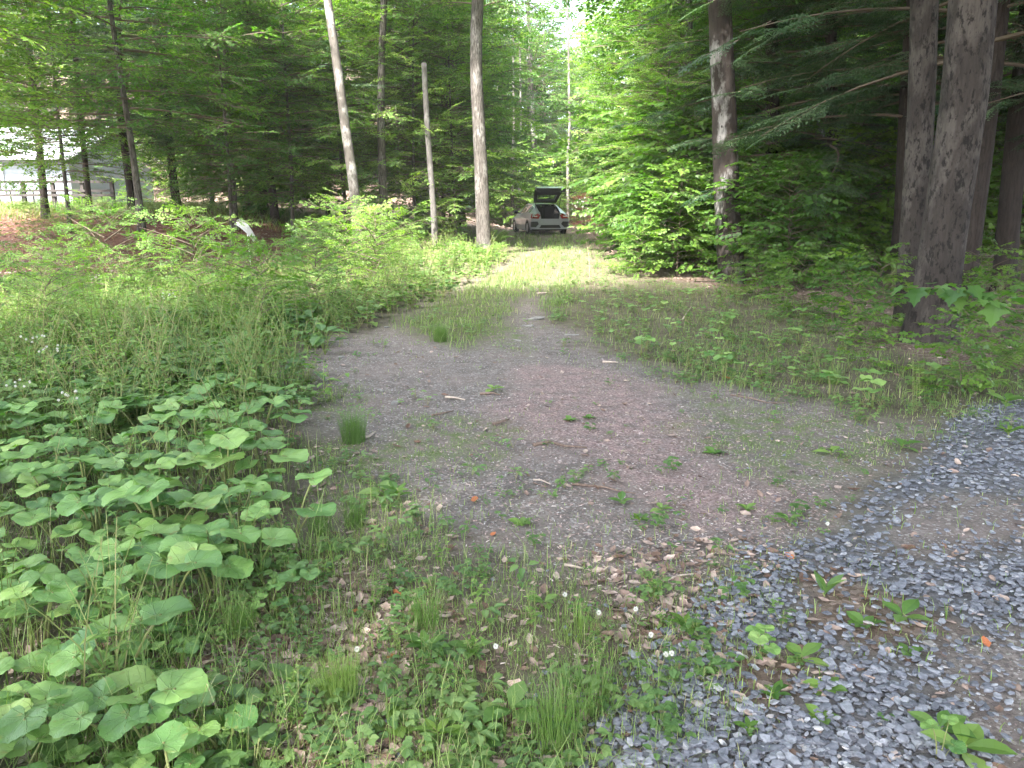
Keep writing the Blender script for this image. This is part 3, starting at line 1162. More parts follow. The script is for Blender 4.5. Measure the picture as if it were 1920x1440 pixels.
MLIM = lambda x, y: ~((y > 15.0) & (x < -4.6))
hs = [q for q in spots(240, Z_MEADOW, .2, 3.5, 24, .75, .76, .12) if MLIM(np.float64(q[0]), np.float64(q[1]))][:185]
for x, y in hs:
    i = random.choices([0, 1, 2, 3], [3, 3, 3, 2])[0]
    lab = ['bushy green weed with narrow leaves in the left meadow', 'leafy green weed with oval leaves in the left meadow',
           'tall thin-leaved weed standing up in the left meadow', 'low broad-leaved weed in the left meadow'][i]
    single('weed', HM[i], x, y, random.uniform(0, 6.28), random.uniform(.7, 1.15) * (.75 if y < 6 else 1.0), lab, 'weed', 'weeds of the left meadow')
for x, y in spots(42, Z_FRONT, .18, 1.6, 5, 1.0, .6, .05):
    i = random.choice([0, 1, 3])
    single('weed', HM[i], x, y, random.uniform(0, 6.28), random.uniform(.16, .34), 'small green weed in the foreground grass', 'weed', 'small weeds of the foreground')
for x, y in spots(30, Z_BUTTER, .22, 2.2, 7, 1.0, .76, .05):
    single('herb', HM[random.choice([0, 1, 2])], x, y, random.uniform(0, 6.28), random.uniform(.45, .8), 'green herb poking up between the coltsfoot leaves', 'herb', 'herbs among the coltsfoot')
for x, y in spots(32, Z_VERGE, .3, 5, 22, .8, .8, .1):
    i = random.choice([0, 1, 3])
    single('weed', HM[i], x, y, random.uniform(0, 6.28), random.uniform(.35, .7), 'green weed in the right verge beside the lane', 'weed', 'weeds of the right verge')

gtree_later = []
# mass of undergrowth behind
def undergrowth():
    parts = []
    x, y = cand(6500, 3.4, 27, .85, .75)
    x, y = keep(x, y, zm(x, y, Z_MEADOW, .3, .6) * np.where((y > 15.5) & (x < -4.8), .03, 1))
    x2 = RNG.uniform(-26, -2, 800); y2 = RNG.uniform(28, 37, 800)
    x3 = RNG.uniform(4, 22, 1300); y3 = RNG.uniform(12, 42, 1300)
    x3, y3 = keep(x3, y3, zm(x3, y3, Z_FOREST, .3, .5) * .6)
    x = np.concatenate([x, x2, x3]); y = np.concatenate([y, y2, y3])
    ix = RNG.integers(0, 3, len(x))
    for j in range(3):
        q = ix == j
        n = q.sum()
        parts.append(rep(HA[j], pos3(x[q], y[q]), rotm(RNG.random(n) * 6.28, 0, 0), (.45 + .5 * RNG.random(n)) * np.clip(1 + 1.6 * fbm(x[q], y[q], 2.2, N1), .45, 1.25), np.clip(.5 + 1.5 * fbm(x[q], y[q], 1.5, N3) + RNG.normal(0, .2, n), 0, 1)))
    stuff('undergrowth', parts, [MT['herb'], MT['stem']])


undergrowth()

# ferns
FERNS = [(340, 650, 2, 1.1, 'large yellow-green fern with upright fronds in the left meadow'),
         (385, 640, 0, 1.0, 'pale fern leaning right beside the large meadow fern'),
         (420, 570, 0, .9, 'light green fern behind the large meadow fern'),
         (150, 900, 1, .55, 'small fern among the coltsfoot at the left'),
         (1380, 560, 1, .8, 'bright green fern at the foot of the lichen-patched trunk'),
         (1860, 700, 0, .8, 'grey-green fern spreading beside the big spotted trunk'),
         (1910, 690, 2, .7, 'feathery fern at the right edge near the slate gravel'),
         (1820, 735, 1, .6, 'low fern at the corner of the slate gravel')]
for px, py, k, s, lab in FERNS:
    x, y = G(px, py)
    single('fern', FM[k], x, y, random.uniform(0, 6.28), s, lab, 'fern')
for k in range(34):
    px = random.uniform(640, 945); py = random.uniform(447, 500)
    x, y = G(px, py)
    if poly_sd(np.array([x]), np.array([y]), Z_MEADOW)[0] < .1: continue
    single('fern', FM[k % 3], x, y, random.uniform(0, 6.28), random.uniform(.7, 1.1), 'fern in the pale green bed below the grey trunk left of the lane',
           'fern', 'ferns bordering the lane')
for k in range(22):
    x, y = G(random.uniform(60, 560), random.uniform(545, 660))
    single('fern', FM[k % 3], x, y, random.uniform(0, 6.28), random.uniform(.6, .95), 'yellow-green fern among the weeds in the middle of the left meadow', 'fern', 'ferns of the left meadow')
for k in range(10):
    x, y = G(random.uniform(1150, 1230), random.uniform(455, 520))
    single('fern', FM[k % 3], x, y, random.uniform(0, 6.28), random.uniform(.6, .9), 'fern on the right bank of the lane below the maple bushes', 'fern', 'ferns right of the lane')


for k, (x, y) in enumerate(spots(26, Z_MEADOW, .45, 8.5, 21, .6, .72, .7)):
    if not (y > 14 and x < -4.6): gtree_later.append((x, y, k))

# grass tuft in the dirt and a few others
def tuft_mesh(seed, n, h, sp, wid=.05):
    r = np.random.default_rng(seed)
    a = r.random(n) * 6.28
    q = r.random(n) ** .5 * sp
    parts = []
    k = r.integers(0, 6, n)
    for j in range(6):
        s = k == j
        m = s.sum()
        if not m: continue
        hh = h * (.6 + .5 * r.random(m))
        parts.append(rep(BL[j], np.stack([np.cos(a[s]) * q[s], np.sin(a[s]) * q[s], np.zeros(m)], 1),
                         rotm(a[s] + r.normal(0, .6, m), r.normal(0, .1, m), 0), np.stack([hh * .5, hh * 0 + wid, hh], 1), .15 + .5 * r.random(m)))
    return merge(parts)


TF = [mesh('grass_tuft', tuft_mesh(1, 420, .27, .085), [MT['grass']]), mesh('grass_tuft', tuft_mesh(2, 160, .2, .06), [MT['grass']]),
      mesh('grass_tuft', tuft_mesh(3, 120, .14, .09), [MT['grass']])]
for px, py, k, s, lab in [(664, 832, 0, .9, 'dense dark green grass tuft standing in the bare dirt'),
                          (640, 1320, 0, .65, 'thick grass tuft in the foreground left of centre'),
                          (600, 1000, 1, .9, 'loose grass tuft at the coltsfoot edge'),
                          (1040, 1400, 1, 1.1, 'bright grass tuft at the bottom beside the slate'),
                          (1100, 1330, 2, 1.2, 'spreading grass tuft left of the slate edge'),
                          (800, 1180, 1, .9, 'fine grass tuft in the sunlit litter'),
                          (665, 985, 1, .9, 'grass tuft right of the coltsfoot, before the dirt'),
                          (825, 640, 0, .9, 'green tuft at the front end of the grassy lane strip'),
                          (1080, 1190, 2, 1.0, 'thin grass tuft beside the white clover'),
                          (1560, 720, 1, 1.0, 'pale grass tuft in the right verge'),
                          (450, 1190, 1, .9, 'grass tuft in the sun beside brown litter')]:
    x, y = G(px, py)
    single('grass_tuft', TF[k], x, y, random.uniform(0, 6.28), s, lab, 'grass tuft')


# ---- clover flowers, asters
def flower_head():
    m = MB()
    r = random.Random(3)
    for i in range(70):
        z = 1 - 2 * (i + .5) / 70
        a = i * 2.4
        q = math.sqrt(1 - z * z)
        diamond(m, .011, .004, (q * math.cos(a) * .003, q * math.sin(a) * .003, z * .003), a, math.asin(z) * .9, r.uniform(-1, 1), 0, .5)
    return mesh('flower_head', m, [MT['petal']])


FH = flower_head()
ST1 = stalk_mesh(1, .15, 'stem', .012)
for px, py, lab in [(1122, 1152, 'white clover flower left of the slate, standing alone'), (1195, 1140, 'white clover flower nearest the pink litter'),
                    (1225, 1197, 'white clover flower above the pair at the slate edge'), (1243, 1232, 'left one of the paired white clover flowers at the slate edge'),
                    (1264, 1236, 'right one of the paired white clover flowers at the slate edge'), (1062, 1116, 'small white clover flower furthest back in the grass'),
                    (926, 1218, 'white clover flower beside reddish litter'), (666, 1226, 'pale clover flower in the left foreground grass'),
                    (1555, 985, 'small white flower beside the slate band')]:
    x, y = G(px, py, .06)
    h = .07
    o = empty('clover_flower', (x, y, hz(x, y)), random.uniform(0, 6.28))
    obj('stem', ST1, o, (0, 0, 0), (0, 0, 0), (h, h, h))
    obj('flower_head', FH, o, (.15 * h, 0, h), (0, 0, 0), .8)
    tag(o, lab, 'flower', 'white clover flowers')


def aster(px, py, h, lab, n=7, depth=None):
    x, y = G(px, py) if depth is None else P(px, py, depth)[:2]
    o = empty('aster', (x, y, hz(x, y)), random.uniform(0, 6.28))
    m = MB()
    tube(m, [(0, 0, 0), (.02, 0, h * .5), (.03, .02, h * .85)], [.004, .003, .002], 4, 1, .6)
    tips = []
    for i in range(n):
        a = i * 2.4
        t = (.03 + .09 * math.cos(a) * random.uniform(.4, 1), .02 + .09 * math.sin(a) * random.uniform(.4, 1), h * random.uniform(.93, 1.03))
        tube(m, [(.03, .02, h * .8), t], .0015, 3, 1, .6, False)
        tips.append(t)
    for i in range(7):
        t = .15 + .1 * i
        leaf(m, .07, .018, 3, .2, .2, (.025, .01, h * t), i * 2.4, .4, 0, 0, .5)
    obj('stem', mesh('stem', m, [MT['herb'], MT['stem']]), o)
    for t in tips:
        obj('flower_head', FH, o, t, (0, 0, 0), .75)
    tag(o, lab, 'flower', 'white asters')


for px, py, h, lab in [(75, 760, .55, 'tall stalk of white asters at the left edge'), (110, 765, .5, 'white aster stalk right of the tallest one'),
                       (155, 850, .4, 'short white aster stalk among the coltsfoot'), (330, 640, .55, 'white aster stalk before the meadow fern'),
                       (60, 800, .35, 'low white aster near the left edge'), (180, 600, .6, 'white aster far back in the left meadow')]:
    aster(px, py, h, lab)

# dry stalks in the meadow
def drystalk(seed):
    r = random.Random(seed)
    m = MB()
    h = 1.0
    k = r.uniform(-.35, .35)
    tube(m, [(k * t * t, .1 * math.sin(3 * t), h * t) for t in (0, .2, .45, .7, 1)], [.006, .005, .004, .003, .0015], 4, 0, r.random())
    for i in range(3):
        t = r.uniform(.4, .9)
        a = r.uniform(0, 6.28)
        tube(m, [(k * t * t, .1 * math.sin(3 * t), h * t), (k * t * t + .15 * math.cos(a), .15 * math.sin(a), h * t + .15)], [.003, .001], 3, 0, .5, False)
    return mesh('dry_stalk', m, [MT['drystem']])


DS = [drystalk(i) for i in range(3)]
for px, py, s, lab in [(340, 670, .75, 'thin dry stalk before the meadow fern'), (268, 660, .7, 'brown dry stalk left of the meadow fern'),
                       (160, 720, .6, 'bent dry stalk over the coltsfoot'), (222, 700, .55, 'forked dry stalk mid meadow'),
                       (60, 620, .8, 'dry stalk at the far left of the meadow'), (240, 560, .9, 'tall dry stalk near the red bank'),
                       (500, 560, .7, 'dry stalk in the middle of the meadow'), (700, 520, .7, 'dry stalk near the lane ferns'),
                       (1105, 520, .75, 'thin brown stalk in the right verge'), (150, 780, .5, 'leaning pale stalk over the coltsfoot')]:
    x, y = G(px, py)
    single('dry_stalk', DS[len(lab) % 3], x, y, random.uniform(0, 6.28), s, lab, 'stalk', tilt=.25)


# ---- sticks, stones, fallen leaves
def stick(pts_px, r, lab, mat='stick', dz=.008):
    w = [G(*p) for p in pts_px]
    c = w[0]
    m = MB()
    P3 = []
    for i, (x, y) in enumerate(w):
        P3.append((x - c[0], y - c[1], hz(x, y) - hz(*c) + random.uniform(0, .01)))
    n = len(P3)
    tube(m, P3, [r * (1 - .6 * i / (n - 1)) for i in range(n)], 6, 0, .5, True, .08, len(lab))
    o = obj('stick', mesh('stick', m, [MT[mat]], True), None, (c[0], c[1], hz(*c) + dz))
    tag(o, lab, 'stick')


stick([(1072, 908), (1100, 910), (1135, 915), (1165, 922), (1192, 926)], .009, 'long thin brown stick lying across the bare dirt')
stick([(1000, 902), (1015, 905), (1032, 912)], .006, 'pale thin stick left of the long brown stick', 'pale_stick')
stick([(835, 748), (855, 750), (872, 753)], .012, 'short reddish stick in the upper dirt', 'pale_stick')
stick([(900, 742), (925, 743), (938, 744)], .014, 'dark stick beside the pink bark chips')
stick([(810, 783), (832, 778), (850, 774)], .009, 'thin grey stick left of the dark sticks')
stick([(925, 800), (945, 794), (955, 790)], .013, 'dark bark stick in the middle of the dirt')
stick([(1000, 838), (1030, 832), (1060, 840), (1100, 842)], .013, 'knobby dark stick near the dirt centre')
stick([(680, 828), (692, 826), (705, 818)], .012, 'pale stick at the base of the grass tuft', 'pale_stick')
stick([(1058, 1062), (1080, 1065), (1105, 1070)], .007, 'thin brown stick in the front litter', 'pale_stick')
stick([(1015, 1140), (1030, 1133), (1042, 1128)], .007, 'red-brown stick in the front grass')
stick([(1065, 1310), (1085, 1318), (1102, 1324)], .006, 'small light brown stick near the slate edge', 'pale_stick')
stick([(1370, 745), (1410, 752), (1440, 758), (1475, 760)], .008, 'thin stick along the right verge edge')
stick([(1280, 600), (1287, 590), (1296, 578)], .012, 'pale stick leaning in the right verge', 'pale_stick')
stick([(1130, 680), (1145, 681), (1158, 683)], .014, 'pale stick at the upper right edge of the dirt', 'pale_stick')
stick([(600, 1345), (625, 1362), (645, 1385)], .011, 'grey stick beside the foreground grass tuft')
stick([(1008, 548), (1040, 546)], .02, 'grey driftwood piece at the end of the right wheel track', 'pale_stick')
stick([(100, 1420), (160, 1415), (230, 1420)], .02, 'thick dark stick under the coltsfoot at the bottom')
stick([(250, 1425), (300, 1440)], .016, 'short brown stick under the coltsfoot at the bottom')
stick([(1240, 1095), (1275, 1085), (1300, 1083)], .007, 'thin twig in the pink litter before the slate', 'pale_stick')
stick([(1560, 620), (1600, 640), (1640, 648)], .02, 'fallen branch at the forest edge', 'stick')


def stone(px, py, s, asp, th, lab, mat='pale_stone', k=0, rz=None):
    x, y = G(px, py)
    a = SL[k]
    V = a[0].copy() * np.array([s, s * asp, s * th])
    me = mesh('stone', (V,) + a[1:], [MT[mat]], False)
    o = obj('stone', me, None, (x, y, hz(x, y) + s * .04 + .004), (random.uniform(-.1, .1), random.uniform(-.1, .1), rz if rz is not None else random.uniform(0, 6.28)))
    tag(o, lab, 'stone')


for i, a in enumerate([(741, 759, .13, .7, .8, 'flat pale stone in the upper left dirt, nearer of two'),
                       (713, 735, .10, .7, .6, 'flat pale stone in the upper left dirt, farther of two'),
                       (1006, 600, .33, .5, .5, 'long flat pale stone at the top of the dirt'),
                       (990, 613, .2, .4, .5, 'narrow pale stone below the long flat one'),
                       (970, 638, .14, .6, .6, 'small pale stone left of the wheel track'),
                       (1070, 628, .2, .4, .5, 'pale stone at the right verge edge'),
                       (725, 612, .1, .7, 1, 'round pale stone near the left wheel track'),
                       (1304, 1277, .060, .8, .8, 'white stone on the slate nearest the grass'),
                       (1322, 1300, .045, .9, .9, 'pale grey stone beside the white one on the slate'),
                       (1510, 1043, .05, .8, .9, 'white stone on top of the slate band'),
                       (1572, 1050, .04, .8, .9, 'small white stone right of the other on the slate band'),
                       (1640, 1345, .085, .8, .5, 'large flat bluish slate piece lying on the gravel'),
                       (1680, 1180, .04, .8, 1, 'white pebble in the gravel right of the weeds'),
                       (1742, 1225, .06, .8, .7, 'brownish stone in the middle of the gravel'),
                       (950, 890, .045, .9, 1.2, 'round tan pebble in the dirt centre'),
                       (977, 916, .045, .9, 1.2, 'round buff pebble below the tan one'),
                       (640, 672, .1, .8, .7, 'pinkish stone in the left end of the dirt')]):
    stone(*a, k=i % 10, mat='slate' if 'slate piece' in a[5] else 'pale_stone')

dlm = [mesh('fallen_leaf', DL[i], [MT['dry']]) for i in range(5)]
for v, me in zip((.97, .8, .88, .55, 1.0), dlm):
    me.attributes['var'].data.foreach_set('value', np.full(len(me.polygons), v, np.float32))
for i, (px, py, s, k, lab) in enumerate([(890, 945, .07, 4, 'orange-red fallen leaf at the near edge of the dirt'),
                                         (790, 1060, .06, 2, 'tan fallen leaf in the front grass'),
                                         (970, 1300, .085, 2, 'curled tan leaf in the foreground behind a seedling'),
                                         (735, 1240, .06, 4, 'bright red fallen leaf in the left foreground'),
                                         (350, 1300, .07, 4, 'rusty red leaf in the litter beside the coltsfoot'),
                                         (745, 1120, .05, 4, 'orange leaf in the sunlit litter'),
                                         (672, 1155, .05, 4, 'small orange leaf left of the sunlit litter'),
                                         (1500, 1298, .07, 1, 'pale lobed fallen leaf on the slate'),
                                         (1565, 1285, .06, 3, 'brown folded leaf on the slate'),
                                         (1560, 1195, .06, 3, 'dark brown leaf by the gravel weeds'),
                                         (1520, 1180, .065, 3, 'dark brown curled leaf in the gravel weed strip'),
                                         (1480, 1050, .05, 4, 'orange leaf at the edge of the slate band'),
                                         (1845, 1225, .05, 4, 'reddish leaf in the right gravel'),
                                         (1360, 712, .09, 4, 'red leaf at the right verge edge'),
                                         (1165, 905, .05, 1, 'pale leaf near the long brown stick'),
                                         (925, 1010, .05, 4, 'reddish leaf below the dirt'),
                                         (1230, 968, .06, 3, 'brown leaf in the bare grey soil'),
                                         (1190, 1095, .05, 1, 'pinkish leaf in the litter before the slate'),
                                         (250, 880, .08, 4, 'orange withered leaf among the coltsfoot'),
                                         (470, 880, .09, 2, 'tan leaf at the coltsfoot edge')]):
    x, y = G(px, py)
    single('fallen_leaf', dlm[k], x, y, random.uniform(0, 6.28), s * 1.1, lab, 'leaf', 'fallen leaves', tilt=.3, dz=.012)


# seedlings with broad leaves in gravel and litter
def rosette(seed, n, L, W, up, mat='herb', h=.0):
    r = random.Random(seed)
    m = MB()
    if h: tube(m, [(0, 0, 0), (.01, 0, h * .6), (0, .01, h)], [.004, .003, .002], 4, 1, .4)
    for i in range(n):
        s = r.uniform(.7, 1.1)
        leaf(m, L * s, W * s, 5, .2, .3, (0, 0, h * (.3 + .7 * i / n)), i * 2.4 + r.uniform(-.3, .3), r.uniform(up - .2, up + .3), r.uniform(-.2, .2), 0, r.random(), .55)
    return mesh('weed', m, [MT[mat], MT['stem']])


RS = [rosette(1, 6, .085, .05, .35), rosette(2, 5, .11, .06, .5, 'herb', .03), rosette(3, 8, .07, .03, .5, 'sap', .04), rosette(4, 5, .13, .045, 1.0, 'clover', .02)]
for i, (px, py, k, s, lab) in enumerate([
    (1545, 1130, 3, 1.0, 'dark green upright-leaved weed standing in the slate'), (1500, 1250, 1, .8, 'leafy weed in the slate left strip'),
    (1620, 1185, 0, 1.0, 'broad-leaved weed in the gravel strip centre'), (1690, 1175, 1, .9, 'round-leaved weed at the gravel strip end'),
    (1550, 1305, 0, .9, 'green weed with grey-green leaves in the slate'), (1760, 1390, 1, .9, 'single-leaved seedling near the bottom right'),
    (1800, 1430, 1, 1.1, 'leafy weed in the bottom right corner'), (1540, 1360, 0, .7, 'small weed low in the slate'),
    (1450, 1330, 2, .9, 'small weed in the slate near the yellow seedling'), (1700, 1240, 0, .7, 'weed in the gravel below the strip'),
    (1400, 1390, 2, .6, 'tiny weed in the lower slate'), (1885, 760, 1, 1.5, 'yellow-green weed at the corner of the slate drive'),
    (1890, 830, 2, 1.6, 'leafy weed patch growing in the slate near the right edge'), (1560, 850, 1, 1.0, 'small weed in the mossy soil, right'),
    (1690, 840, 1, 1.1, 'small pale weed beside the slate, upper right'), (1340, 850, 0, 1.1, 'rosette weed at the right of the pink chips'),
    (960, 1345, 1, 1.2, 'seedling with two tall leaves in the foreground centre'), (900, 1400, 0, 1.1, 'broad-leaved seedling at the bottom centre'),
    (800, 1235, 2, 1.5, 'bushy dark-stemmed seedling in the foreground left of centre'), (885, 1225, 1, .8, 'pale seedling right of the bushy one'),
    (1020, 1130, 1, .7, 'spindly seedling in the front grass'), (1165, 945, 1, .7, 'small bright seedling in the grey soil'),
    (1200, 985, 2, .8, 'small seedling below the long stick'), (1240, 955, 1, .6, 'seedling at the edge of bare soil'),
    (925, 735, 1, .9, 'tiny weed at the left of the pink chips'), (1070, 790, 0, .9, 'small weed in the pink chips'),
    (1105, 785, 0, .9, 'second small weed in the pink chips, to the right'), (980, 985, 0, .9, 'yellowish seedling below the dirt'),
    (745, 940, 2, 1.6, 'grey-green weed at the left edge of the dirt'), (720, 930, 1, 1.2, 'leafy weed right of the grass tufts'),
    (560, 1300, 1, 1.1, 'weed in the brown litter by the coltsfoot'), (730, 1370, 0, 1.2, 'broad-leaved weed at the bottom left of centre'),
    (1480, 975, 1, .7, 'small weed left of the slate band'), (1400, 950, 0, .8, 'small weed in the front of the mossy soil'),
    (1285, 1190, 2, 1.2, 'dark weed at the slate edge by the clover'), (820, 1400, 2, 1.2, 'weed at the bottom edge left of centre')]):
    x, y = G(px, py)
    single('weed', RS[k], x, y, random.uniform(0, 6.28), s, lab, 'weed')


# ------------------------------------------------------------------ trees
def spray_broad(seed, L=1.0, ll=.11, lw=.075, side=5, per=4, flat=.22):
    r = random.Random(seed)
    m = MB()

    def twig(p, az, pitch, ln, n):
        q = p
        pr = [p]
        for i in range(1, n + 1):
            t = i / n
            q = (p[0] + math.cos(az) * ln * t, p[1] + math.sin(az) * ln * t, p[2] + math.sin(pitch) * ln * t - .12 * ln * t * t)
            for sgn in ((-1, 1) if i < n else (0,)):
                s = r.uniform(.7, 1.15)
                diamond(m, ll * s, lw * s, q, az + sgn * r.uniform(.6, 1.2), r.uniform(-.45, .1), r.uniform(-flat, flat) * 1.6, 0, r.random(), .25)
        tube(m, [p, q], [.006, .002], 3, 1, .5, False)
    n = side
    for i in range(n):
        t = .15 + .8 * i / n
        b = (L * t, 0, -.06 * L * t * t)
        sgn = 1 if i % 2 else -1
        twig(b, sgn * r.uniform(.6, 1.0), r.uniform(-.1, .15), L * (.55 - .32 * t), per)
    twig((L * .6, 0, -.03), 0, 0, L * .4, per)
    tube(m, [(0, 0, 0), (L * .6, 0, -.03 * L)], [.009, .006], 3, 1, .5, False)
    return m.arrays()


def spray_hem(seed, L=1.0):
    r = random.Random(seed)
    m = MB()
    n = 13
    for i in range(n):
        t = .08 + .9 * i / n
        b = (L * t, 0, -.14 * L * t * t)
        for sgn in (-1, 1):
            ln = L * (.34 - .25 * t) * r.uniform(.75, 1.15) + .04
            az = sgn * r.uniform(.75, 1.05)
            k = max(2, int(ln / .06))
            for j in range(k):
                u = j / k
                p = (b[0] + math.cos(az) * ln * u, b[1] + math.sin(az) * ln * u, b[2] - .2 * ln * u * u)
                v = r.random()
                for s2 in (-1, 1):
                    diamond(m, .075 * (1.1 - .4 * u), .024, p, az + s2 * r.uniform(.35, .8), r.uniform(-.4, .0), r.uniform(-.4, .4), 0, v, .1)
            diamond(m, .08, .024, (b[0] + math.cos(az) * ln * .95, b[1] + math.sin(az) * ln * .95, b[2] - .2 * ln), az, -.3, 0, 0, r.random(), .1)
    tube(m, [(0, 0, 0), (L * .5, 0, -.035 * L), (L, 0, -.14 * L)], [.008, .005, .002], 3, 1, .5, False)
    return m.arrays()


def maple_leaf_into(m, s, base, az, pitch, roll, var):
    # five-lobed leaf, attached at its base
    pol = [(0, 0), (-.08, .18), (-.02, .42), (.16, .36), (.30, .52), (.40, .62), (.46, .34), (.56, .24), (.70, .26), (.76, .14), (1.0, 0)]
    L = [(x, y, .10 * y - .12 * x * x) for x, y in pol]
    Rr = [(x, -y, z) for x, y, z in L[1:-1]]
    V = np.array(L + Rr) * s
    V = V @ rotm(az, pitch, roll).T + np.array(base)
    n = len(L)
    fs = []
    # fan about a midrib vertex
    c = len(V)
    mid = (np.array([.32, 0, -.02]) * s) @ rotm(az, pitch, roll).T + np.array(base)
    V = np.vstack([V, mid])
    for i in range(n - 1):
        fs.append((c, i + 1, i))
    ring = [0] + list(range(n, n + len(Rr))) + [n - 1]
    for i in range(len(ring) - 1):
        fs.append((c, ring[i], ring[i + 1]))
    m.add(V, fs, 0, var)


def spray_maple(seed, L=.72, ls=.145):
    r = random.Random(seed)
    m = MB()
    for i in range(6):
        t = .2 + .8 * i / 5
        b = (L * t, 0, -.1 * L * t * t)
        for sgn in ((-1, 1) if i < 5 else (0,)):
            a = sgn * r.uniform(.7, 1.2)
            pl = r.uniform(.04, .09)
            p = (b[0] + math.cos(a) * pl, b[1] + math.sin(a) * pl, b[2] + .01)
            tube(m, [b, p], .0015, 3, 1, .3, False)
            maple_leaf_into(m, ls * r.uniform(.6, 1.15), p, a + r.uniform(-.3, .3), r.uniform(-.7, -.1), r.uniform(-.3, .3), r.random())
    tube(m, [(0, 0, 0), (L, 0, -.1 * L)], [.005, .002], 3, 1, .5, False)
    return m.arrays()


SB = [spray_broad(i) for i in range(4)]
SBF = [spray_broad(20 + i, 1.3, .20, .14, 4, 3) for i in range(3)]
SH = [spray_hem(i) for i in range(3)]
SM = [spray_maple(i) for i in range(4)]


def crown(seed, z0, z1, rad, nb, sprays, ss, el0, el1, step=.38, droop=.12, side=(.3, 1.15), rj=.4, pj=.32, start=.25, zj=.12):
    r = random.Random(seed)
    wm = MB()
    pos, az, pi, ro = [], [], [], []
    for i in range(nb):
        u = (i + r.random()) / nb
        z = z0 + (z1 - z0) * u
        L = rad(u) * r.uniform(.65, 1.12)
        if L < .3: L = .3
        a = i * 2.399 + r.uniform(-.4, .4)
        el = el0 + (el1 - el0) * u + r.uniform(-.12, .12)
        wob = r.uniform(-.35, .35)
        pts = []
        N = 6
        for k in range(N + 1):
            t = k / N
            aa = a + wob * t
            pts.append((math.cos(aa) * L * t * math.cos(el), math.sin(aa) * L * t * math.cos(el), z + math.sin(el) * L * t - droop * L * t * t))
        rb = .0075 * L + .006
        tube(wm, pts, [rb * (1 - .85 * k / N) for k in range(N + 1)], 4, 1, .5, False)
        n = max(2, int(L * (1 - start) / step))
        for k in range(n + 1):
            t = start + (1 - start) * k / n
            f = t * N
            q = min(N - 1, int(f))
            f -= q
            p = [pts[q][c] * (1 - f) + pts[q + 1][c] * f for c in range(3)]
            for sgn in ((-1, 1) if k < n else (0,)):
                pos.append((p[0], p[1], p[2] + r.uniform(-zj, zj)))
                az.append(a + wob * t + sgn * r.uniform(*side))
                pi.append(el * .4 - droop * t + r.uniform(-pj, pj))
                ro.append(r.gauss(0, rj))
    pos = np.array(pos); az = np.array(az); pi = np.array(pi); ro = np.array(ro)
    ix = RNG.integers(0, len(sprays), len(pos))
    parts = [wm.arrays()]
    for j in range(len(sprays)):
        q = ix == j
        n = int(q.sum())
        parts.append(rep(sprays[j], pos[q], rotm(az[q], pi[q], ro[q]), ss * (.7 + .5 * RNG.random(n)), .15 + .7 * RNG.random(n)))
    return merge(parts)


def dome(Rm, lo=.45):
    return lambda u: Rm * (lo + (1 - lo) * math.sin(PI * min(1, u * .9 + .12))) * (1 if u < .8 else (1 - u) / .2 * .8 + .2)


def cone(Rm):
    return lambda u: Rm * (1 - u) ** .8 + .35


CR = {}
def defcrown(key, arr, mat):
    CR[key] = mesh('crown', arr, [MT[mat], MT['twig']])


for i in range(3):   # high hardwood crowns, foliage between 5.5 and 15 m
    defcrown('high%d' % i, crown(30 + i, 5.2, 14.5, dome(3.9), 84, SB, .95, .15, .75, .40), 'broad')
for i in range(3):   # understory hardwood, layered low
    defcrown('mid%d' % i, crown(40 + i, 2.0, 9.5, dome(3.0, .6), 80, SB, .85, .0, .5, .38, rj=.3, pj=.25), 'broad')
for i in range(2):
    defcrown('midb%d' % i, crown(45 + i, 1.8, 9.5, dome(3.0, .6), 72, SB, .88, .0, .5, .40, rj=.3, pj=.25), 'bright')
for i in range(3):   # hemlocks
    defcrown('hem%d' % i, crown(50 + i, 2.2, 14.5, cone(3.4), 84, SH, .85, .05, .3, .40, .22, rj=.25, pj=.22), 'hemlock')
for i in range(2):   # hemlock whose low boughs start lower
    defcrown('heml%d' % i, crown(55 + i, .6, 6.5, cone(2.1), 52, SH, .7, .1, .4, .34, .18, rj=.2, pj=.2), 'hemlock')
for i in range(2):
    defcrown('far%d' % i, crown(60 + i, 2.0, 17.0, dome(3.8, .7), 66, SBF, 1.05, .0, .6, .62), 'broad')
for i in range(2):
    defcrown('farb%d' % i, crown(64 + i, 2.0, 14.0, dome(3.6, .7), 62, SBF, 1.05, .0, .6, .62), 'bright')
for i in range(3):
    defcrown('sap%d' % i, crown(70 + i, .35, 3.4, dome(1.35, .75), 52, SM, .95, .1, .6, .26, .1, rj=.3), 'sap')
defcrown('shrub0', crown(80, .1, 1.5, dome(.9, .7), 16, SM, .6, .2, .7, .26, .1), 'sap')
defcrown('shrub1', crown(81, .1, 2.2, dome(1.3, .7), 26, SB, .5, .2, .7, .26, .1), 'bright')
defcrown('redshrub', crown(82, .1, 1.5, dome(.8, .7), 24, SB, .4, .2, .9, .22, .1), 'redleaf')


